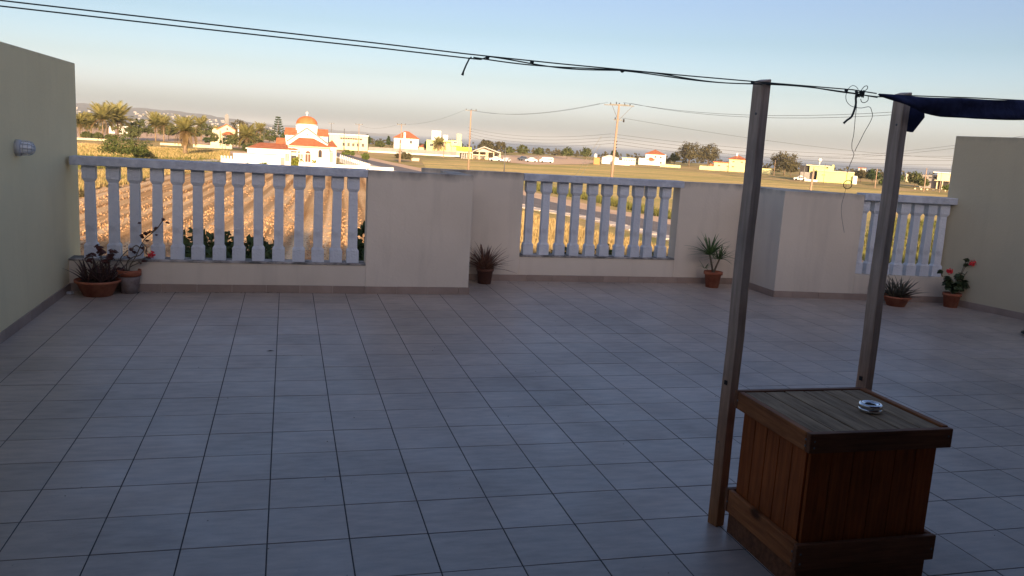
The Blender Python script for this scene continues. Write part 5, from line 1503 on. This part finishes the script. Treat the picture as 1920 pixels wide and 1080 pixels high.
# ---- little buildings by the parking
b_ = Bld('hut', 'small ochre hut with a white water tank beside the stay wires', 'hut', 1119, 305, D=330); b_.box('wall', 1114, 295, 1125, 0, 4, M['orange'])
a, z = b_.p(1117, 288, 1.5); MB().lathe([(.001, z - 1.6), (.55, z - 1.6), (.6, z - .9), (.5, z - .1), (.001, z)], 14, Matrix.Translation((a, 1.5, 0))).build('water_tank', M['white'], b_.root, True)
MB().tube([(a, 1.5, 0), (a, 1.5, z - 1.55)], .1, 6).build('tank_stand', M['galv'], b_.root)
b_ = Bld('farm_shed', 'long low white farm shed just right of the big pole', 'shed', 1165, 307, D=350); b_.box('wall', 1129, 294, 1160, 0, 8, M['white']); b_.gable('roof', 1128, 294.5, 1161, 1143, 290.5, -.3, 8.3, M['metalroof'])
b_.box('wall', 1150, 300, 1181, -4, -.1, M['white'])
b_ = Bld('farm_house', 'low white farm house with a row of windows left of the red roofed villa', 'house', 1180, 305, D=360); b_.box('wall', 1167, 296, 1192, 0, 8, M['white']); b_.box('roof', 1166, 294.8, 1193, -.3, 8.3, M['cream'], 296.2)
for k in range(5): b_.window(1169 + k * 4.6, 298.4 + k * .27, 1172 + k * 4.6, 301.5 + k * .27, -.03)
b_ = Bld('villa', 'white two storey villa with a red hipped roof left of the eucalyptus pair', 'house', 1225, 309, D=380)
b_.box('wall', 1211, 287.5, 1249, 0, 10, M['white']); b_.hip('roof', 1211, 288, 1246, 280.5, 0, 10, M['roof'], .5, .45)
b_.box('wall', 1198, 296, 1217, -3, -.05, M['white']); b_.hip('porch_roof', 1212, 298.5, 1228, 295, -3, -.05, M['roof'], .2)
for x_, y_ in ((1227, 292), (1237, 293), (1237, 303)): b_.window(x_, y_, x_ + 4, y_ + 4.5, -.03)
b_ = Bld('garden_wall', 'yellow garden wall between the villa and the eucalyptus pair', 'wall', 1257, 313, D=360); b_.box('masonry', 1238, 307.5, 1276, 0, .3, M['yellow'])
# ---- yellow house behind the first post
b_ = Bld('yellow_house', 'pale yellow house with a red roof behind the left post', 'house', 1365, 321, D=355)
b_.box('wall', 1339, 304, 1368, 0, 9, M['yellow']); b_.box('roof', 1337, 302.5, 1369, -.3, 9.3, M['roof'], 304.3); b_.box('wall', 1368, 297, 1400, -.5, 9, M['yellow']); b_.hip('roof', 1368, 297.5, 1400, 291, -.5, 9, M['roof'], .6, .45)
b_.box('chimney', 1381, 287, 1384, 3, 4, M['white']); b_.box('side_room', 1331, 307, 1339, 1, 6, M['roof'])
for x_, y_ in ((1346, 308.5), (1362, 310), (1372, 311), (1373, 301.5), (1389, 302.5)): b_.window(x_, y_, x_ + 4.5, y_ + 3.2, -.55 if x_ > 1368 else -.03, 'yellow')
b_ = Bld('garden_wall', 'yellow garden wall left of the pale yellow house', 'wall', 1330, 316, D=352); b_.box('masonry', 1312, 310.5, 1350, 0, .3, M['yellow'])
b_ = Bld('garden_wall', 'short yellow wall just right of the left post', 'wall', 1437, 325, D=345); b_.box('masonry', 1426, 315.5, 1446, 0, .3, M['yellow'])
# ---- lemon house
b_ = Bld('lemon_house', 'bright lemon flat roofed house with a white rooftop water tank', 'house', 1560, 341, D=288)
b_.box('wall', 1533, 319.6, 1602, 0, 9, M['lime']); b_.box('upper_wall', 1519, 309.3, 1562, 3, 10, M['lime']); b_.box('roof_edge', 1532, 318.7, 1603, -.3, 9.3, M['cream'], 320.4); b_.box('roof_edge', 1512, 308.4, 1556, 2.6, 10.3, M['cream'], 310.2)
b_.box('shaded_wing', 1501, 322, 1533, 1.5, 8, M['greywall']); b_.box('shaded_upper', 1501, 310, 1518, 4, 9, M['darkin']); b_.box('garage_opening', 1520, 321, 1532, 1.3, 1.48, M['darkin'])  # porch shade put into the dark wall colours of wing and upper part
b_.box('side_room', 1600, 330, 1608, -1, 3, M['white']); b_.box('garden_wall', 1502, 335, 1533, -3, -2.8, M['white'])
b_.window(1541, 326.5, 1548, 329.5, -.03, 'lime'); b_.window(1549, 312, 1553, 317, 2.97, 'lime')
a, z = b_.p(1538, 296.5, 5); z0_ = b_.p(1538, 308, 5)[1]
mb = MB().lathe([(.001, z - 1.05), (.5, z - 1.05), (.62, z - .55), (.5, z - .08), (.001, z)], 16, Matrix.Translation((a, 5, 0))); mb.build('water_tank', M['white'], b_.root, True)
MB().tube([(a, 5, z0_ - .1), (a, 5, z - 1.04)], .14, 6).build('tank_stand', M['white'], b_.root)
b_.box('parapet_block', 1561, 309, 1564.5, 3.5, 6, M['lime'])
# ---- right hand villa
b_ = Bld('modern_villa', 'cream flat roofed villa with an upper terrace against the right side wall', 'house', 1762, 357, D=300)
b_.box('wall', 1759, 322.5, 1782, 0, 8, M['cream']); b_.box('wall', 1782, 324, 1800, .6, 8, M['cream']); b_.box('roof_edge', 1750, 321.8, 1798, -.5, 8.5, M['white'], 323.4)
b_.box('shaded_wing', 1727, 327, 1758, 2, 8, M['greywall']); b_.box('opening', 1783, 328, 1789, .4, .58, M['brownwood']); b_.box('slab', 1752, 337, 1783, -1.5, -.02, M['cream'], 338.5)  # the wing's shade is put into its grey wall colour
b_.box('column', 1767, 338, 1769, -1.4, -1.0, M['cream']); b_.box('opening', 1760, 339, 1780, -.2, -.03, M['darkin'])
for x_ in (1733, 1742, 1750): b_.window(x_, 330.5, x_ + 5, 335, 1.97, 'greywall')
a, z = b_.p(1788, 309.5, 4); MB().lathe([(.001, z - 1.3), (.5, z - 1.3), (.62, z - .7), (.5, z - .1), (.001, z)], 16, Matrix.Translation((a, 4, 0))).build('water_tank', M['white'], b_.root, True)
MB().tube([(a, 4, 3), (a, 4, z - 1.3)], .12, 6).build('tank_stand', M['galv'], b_.root)
b_ = Bld('garden_wall', 'low white wall with pillars before the right hand villa', 'wall', 1755, 361, D=278); b_.box('masonry', 1716, 357.5, 1800, 0, .3, M['cream'])
for k in range(8): x_ = 1716 + k * 11.5; a, z = b_.p(x_, 352.6 + k * .67, 0); MB().box(a - .22, -.05, 0, a + .22, .35, z).build('pillar', M['cream'], b_.root)
b_ = Bld('farm_house', 'far small white house between trees left of the right post', 'house', 1618, 318, D=420); b_.box('wall', 1610, 315, 1624, 0, 8, M['white']); b_.box('roof', 1609, 314, 1625, -.3, 8.3, M['roof'], 315.3)
b_ = Bld('farm_house', 'far pale house among trees right of the right post', 'house', 1735, 334, D=380); b_.box('wall', 1700, 325.5, 1720, 0, 8, M['cream']); b_.box('roof', 1699, 324.5, 1721, -.3, 8.3, M['metalroof'], 325.8)

# ---- vehicles
def vehicle(kind, label, px, py, D, m, rz, L=4.3, H=1.45):
    p = atD(px, 400, D); t = thing(kind, label, 'van' if kind == 'van' else ('pickup' if 'pickup' in kind else 'car'), (p.x, p.y, GZ + .06), -heading(px) + rz)
    W2 = .84
    if kind == 'van': prof = [(-L / 2, .35), (-L / 2, .95), (-L / 2 + .5, 1.15), (-L / 2 + 1.0, H + .35), (L / 2 - .1, H + .35), (L / 2, H), (L / 2, .35)]; glass = [(-L / 2 + .6, 1.2), (-L / 2 + 1.05, H + .2), (L / 2 - .3, H + .2), (L / 2 - .2, 1.2)]
    elif 'pickup' in kind: prof = [(-L / 2, .4), (-L / 2, .95), (-L / 2 + 1.0, 1.05), (-L / 2 + 1.5, H + .2), (.4, H + .2), (.6, 1.1), (L / 2, 1.1), (L / 2, .4)]; glass = [(-L / 2 + 1.15, 1.08), (-L / 2 + 1.6, H + .08), (.3, H + .08), (.42, 1.08)]
    else: prof = [(-L / 2, .3), (-L / 2, .75), (-L / 2 + 1.0, .9), (-L / 2 + 1.6, H), (L / 2 - 1.3, H), (L / 2 - .5, .95), (L / 2, .85), (L / 2, .3)]; glass = [(-L / 2 + 1.15, .92), (-L / 2 + 1.68, H - .09), (L / 2 - 1.35, H - .09), (L / 2 - .7, .95)]
    def ext(P, w, nm, mm, inner=.0, par=t):
        mb = MB(); n = len(P); zt = max(z for x, z in P)
        for s_ in (-1, 1):
            for x, z in P: mb.v.append((x, s_ * (w - (.12 if z > 1.2 else 0)), z))
        mb.f = [tuple(range(n)), tuple(reversed(range(n, 2 * n)))] + [(k, (k + 1) % n, (k + 1) % n + n, k + n) for k in range(n)]
        return mb.build(nm, mm, par, bevel=.04)
    ext(prof, W2, 'body', m); ext(glass, W2 + .012, 'windows', M['pane'])
    for sx in (-1, 1):
        for sy in (-1, 1):
            MB().lathe([(.001, -.1), (.3, -.1), (.33, -.06), (.33, .06), (.3, .1), (.001, .1)], 14, Matrix.Translation((sx * L * .31, sy * (W2 - .02), .32)) @ Matrix.Rotation(PI / 2, 4, 'X')).build('wheel', M['tyre'], t, True)
vehicle('pickup_truck', 'slate blue pickup parked at the left end of the dirt car park', 977, 302, 318, M['carblue'], .5, 4.9)
vehicle('parked_car', 'low white car between the pickup and the van on the dirt car park', 990, 305, 306, M['carwhite'], .1, 4.2)
vehicle('van', 'white van parked at the right end of the dirt car park', 1018, 305.5, 308, M['carwhite'], .05, 4.8)
vehicle('parked_car', 'white car standing before the right bay of the roadside shed', 923, 300, 290, M['carwhite'], .1, 4.0)
vehicle('parked_car', 'small white car left of the lemon house', 1492, 339, 285, M['carwhite'], .1, 3.6)
vehicle('parked_car', 'white car at the right end of the shed, beside the short pole', 944, 302, 286, M['carwhite'], 1.2, 4.0)

# ---- poles and lines
def pole(label, px, top, D, base=None, r=.14, arms=(), m='poletimber', lean=0.0, group='utility poles across the fields'):
    p = atD(px, 400, D); h = atD(px, top, D).z - GZ
    t = thing('utility_pole', label, 'pole', (p.x, p.y, GZ), -heading(px), group)
    MB().tube([(0, 0, -.2), (lean * .5, 0, h * .5), (lean, 0, h)], [r * 1.25, r, r * .75], 9).build('pole_shaft', M[m], t, True)
    for (dz, w, ins_) in arms:
        MB().box(lean - w / 2, -.06, h - dz - .07, lean + w / 2, .06, h - dz + .05).build('crossarm', M['galv'], t)
        for x in ins_:
            MB().lathe([(.001, h - dz + .04), (.09, h - dz + .06), (.05, h - dz + .14), (.09, h - dz + .2), (.05, h - dz + .32), (.001, h - dz + .34)], 8, Matrix.Translation((lean + x, 0, 0))).build('insulator', M['insul'], t, True)
    return t, p, h
DB = 122
# big pole, built vertical
tb, pb, hb_ = pole('tall lit double arm power pole behind the middle balustrade', 1136.5 + 4, 195, DB, r=.17, lean=.35, arms=((.1, 4.2, (-1.2, 0, .75, 1.5)), (.0, 2.6, (-.4,)), (2.1, 1.2, (-.4,))))
MB().tube([(.35 - 1.0, 0, hb_ - .1), (.2, 0, hb_ - 1.8)], .03, 5).tube([(.35 + 1.9, 0, hb_ - .1), (.2, 0, hb_ - 2.4)], .03, 5).build('arm_brace', M['galv'], tb)
MB().lathe([(.001, 0), (.12, .05), (.1, .4), (.001, .5)], 8, Matrix.Translation((1.15, 0, hb_ - 2.4))).build('fuse', M['insul'], tb, True)
for k in range(5):
    MB().lathe([(.001, -.08), (.09, -.05), (.09, .05), (.001, .08)], 8, Matrix.Translation((.42, -.1, hb_ - 5.1 - k * .42))).build('insulator', M['insul'], tb, True)
t1, p1, h1 = pole('power pole with a short top arm left of the middle, over the shed', 874, 206, 193, r=.17, arms=((.05, 2.6, (-1.1, 0, 1.1)),))
for k in range(5): MB().lathe([(.001, -.08), (.09, -.05), (.09, .05), (.001, .08)], 8, Matrix.Translation((.2, -.1, h1 - 4.2 - k * .5))).build('insulator', M['insul'], t1, True)
t2, p2, h2 = pole('slim power pole before the white villa', 747, 233, 225, r=.13, arms=((.05, 2.3, (-1.0, 0, 1.0)),))
pole('thin bare pole beside the slim power pole', 745, 264, 222, r=.09)
t3, p3, h3 = pole('pale far pole behind the church yard fence', 669, 233, 300, r=.12, arms=((.05, 2.6, (-1.1, 0, 1.1)),))
pole('far pole beside the church roof', 618, 231, 400, r=.12, arms=((.05, 2.6, (-1.1, 0, 1.1)),), m='galv')
pole('dark bare pole before the long low building', 642, 241, 300, r=.13, m='galv')
pole('short pole before the yellow palms', 827, 266, 300, r=.13)
pole('short grey pole right of the roadside shed', 941, 276, 190, r=.12, m='galv')
pole('thin far pole left of the lemon house', 1499, 305, 282, r=.11, m='galv')
pole('leaning pale pole in the field below the lemon house', 1514, 312, 175, r=.2, lean=.25)
pole('dark lamp mast in front of the lemon house', 1536.5, 306, 270, r=.07, m='galv')
pole('pale pole right of the lemon house', 1634, 316, 262, r=.12, arms=((.6, 1.0, ()),))
pole('tall pale pole left of the right hand villa', 1726, 314, 262, r=.14)
pole('short thin pole before the right hand villa', 1755, 322, 262, r=.08)
pole('thin pole over the short yellow wall', 1443, 299, 330, r=.09)
pole('thin white mast in front of the yellow house wing', 1356, 309, 330, r=.06, m='galv')
pole('short post standing in the field left of the first timber post', 1389, 323, 250, r=.12, m='concrete')
pole('left garden mast before the gabled house', 417, 252, 262, r=.09, m='concrete')
pole('thin mast over the trees left of the araucaria', 494, 243, 265, r=.08, m='galv')
# cables: each circuit one thing
def cable(name, label, spans, r=.018, m=None):
    t = thing(name, label, 'cable'); 
    for a, b, sag in spans:
        pts = [a.lerp(b, k / 14) - Vector((0, 0, sag * 4 * (k / 14) * (1 - k / 14))) for k in range(15)]
        MB().tube(pts, r, 4, False).build('cable', m or M['wire'], t)
W_ = lambda px, py, D: atD(px, py, D)
topB = [W_(1125, 193, DB), W_(1139, 191, DB), W_(1169, 193, DB), W_(1184, 194, DB)]
DR = 60
cable('power_line', 'upper wires running from the tall pole to the pole over the shed', [(W_(878, 206, 193), W_(1125, 194, DB), 1.2), (W_(885, 206, 193), W_(1139, 192, DB), 1.3)])
cable('power_line', 'pair of upper wires running right from the tall pole out of view', [(W_(1169, 192, DB), W_(2000, 180, 75), 1.6), (W_(1184, 194, DB), W_(2000, 184, 75), 1.7)])
cable('power_line', 'single wire falling from the fuse of the tall pole to the right', [(W_(1165, 221, DB), W_(2000, 300, 240), 2.0)])
for k in range(4):
    cable('service_line', ['topmost', 'second', 'third', 'lowest'][k] + ' of the low wires strung between the shed pole and the tall pole', [(W_(877, 239 + k * 5.6, 193), W_(1146, 251 + k * 6, DB), 1.1)], .016)
    cable('service_line', ['topmost', 'second', 'third', 'lowest'][k] + ' of the low wires running right from the tall pole', [(W_(1147, 251 + k * 6, DB), W_(2000, 287 + k * 9, 150), 1.5)], .016)
cable('power_line', 'thin wires rising to the right behind the right post', [(W_(1430, 293, 330), W_(2000, 250, 140), 2.0), (W_(1430, 290, 330), W_(2000, 243, 140), 2.0)], .02)
cable('power_line', 'wires linking the shed pole to the slim pole and the far poles', [(W_(747, 233, 225), W_(872, 206, 193), 1.0), (W_(669, 233, 300), W_(747, 233, 225), 1.2)], .016)
cable('stay_wire', 'two pale stay wires slanting down left of the tall pole', [(W_(1128, 255, 150), G(1073, 338), 0.0), (W_(1126, 270, 150), G(1084, 338), 0.0)], .03, M['white'])

# ---- air: thin haze over the whole place
hz = MB().box(-14000, -300, -48, 16000, 30000, 120).build('haze', None)
hm = bpy.data.materials.new('haze_air'); hm.use_nodes = True; t = hm.node_tree; t.nodes.clear()
pv = N(t, 'ShaderNodeVolumePrincipled'); pv.inputs['Color'].default_value = (0.84, 0.92, 1.0, 1); pv.inputs['Density'].default_value = 0.0001; pv.inputs['Anisotropy'].default_value = 0.0
ou = N(t, 'ShaderNodeOutputMaterial'); t.links.new(pv.outputs[0], ou.inputs['Volume'])
hz.data.materials.append(hm); hz['kind'] = 'stuff'; tag(hz, 'thin evening haze lying over the plain, the sea and the hills', 'haze')
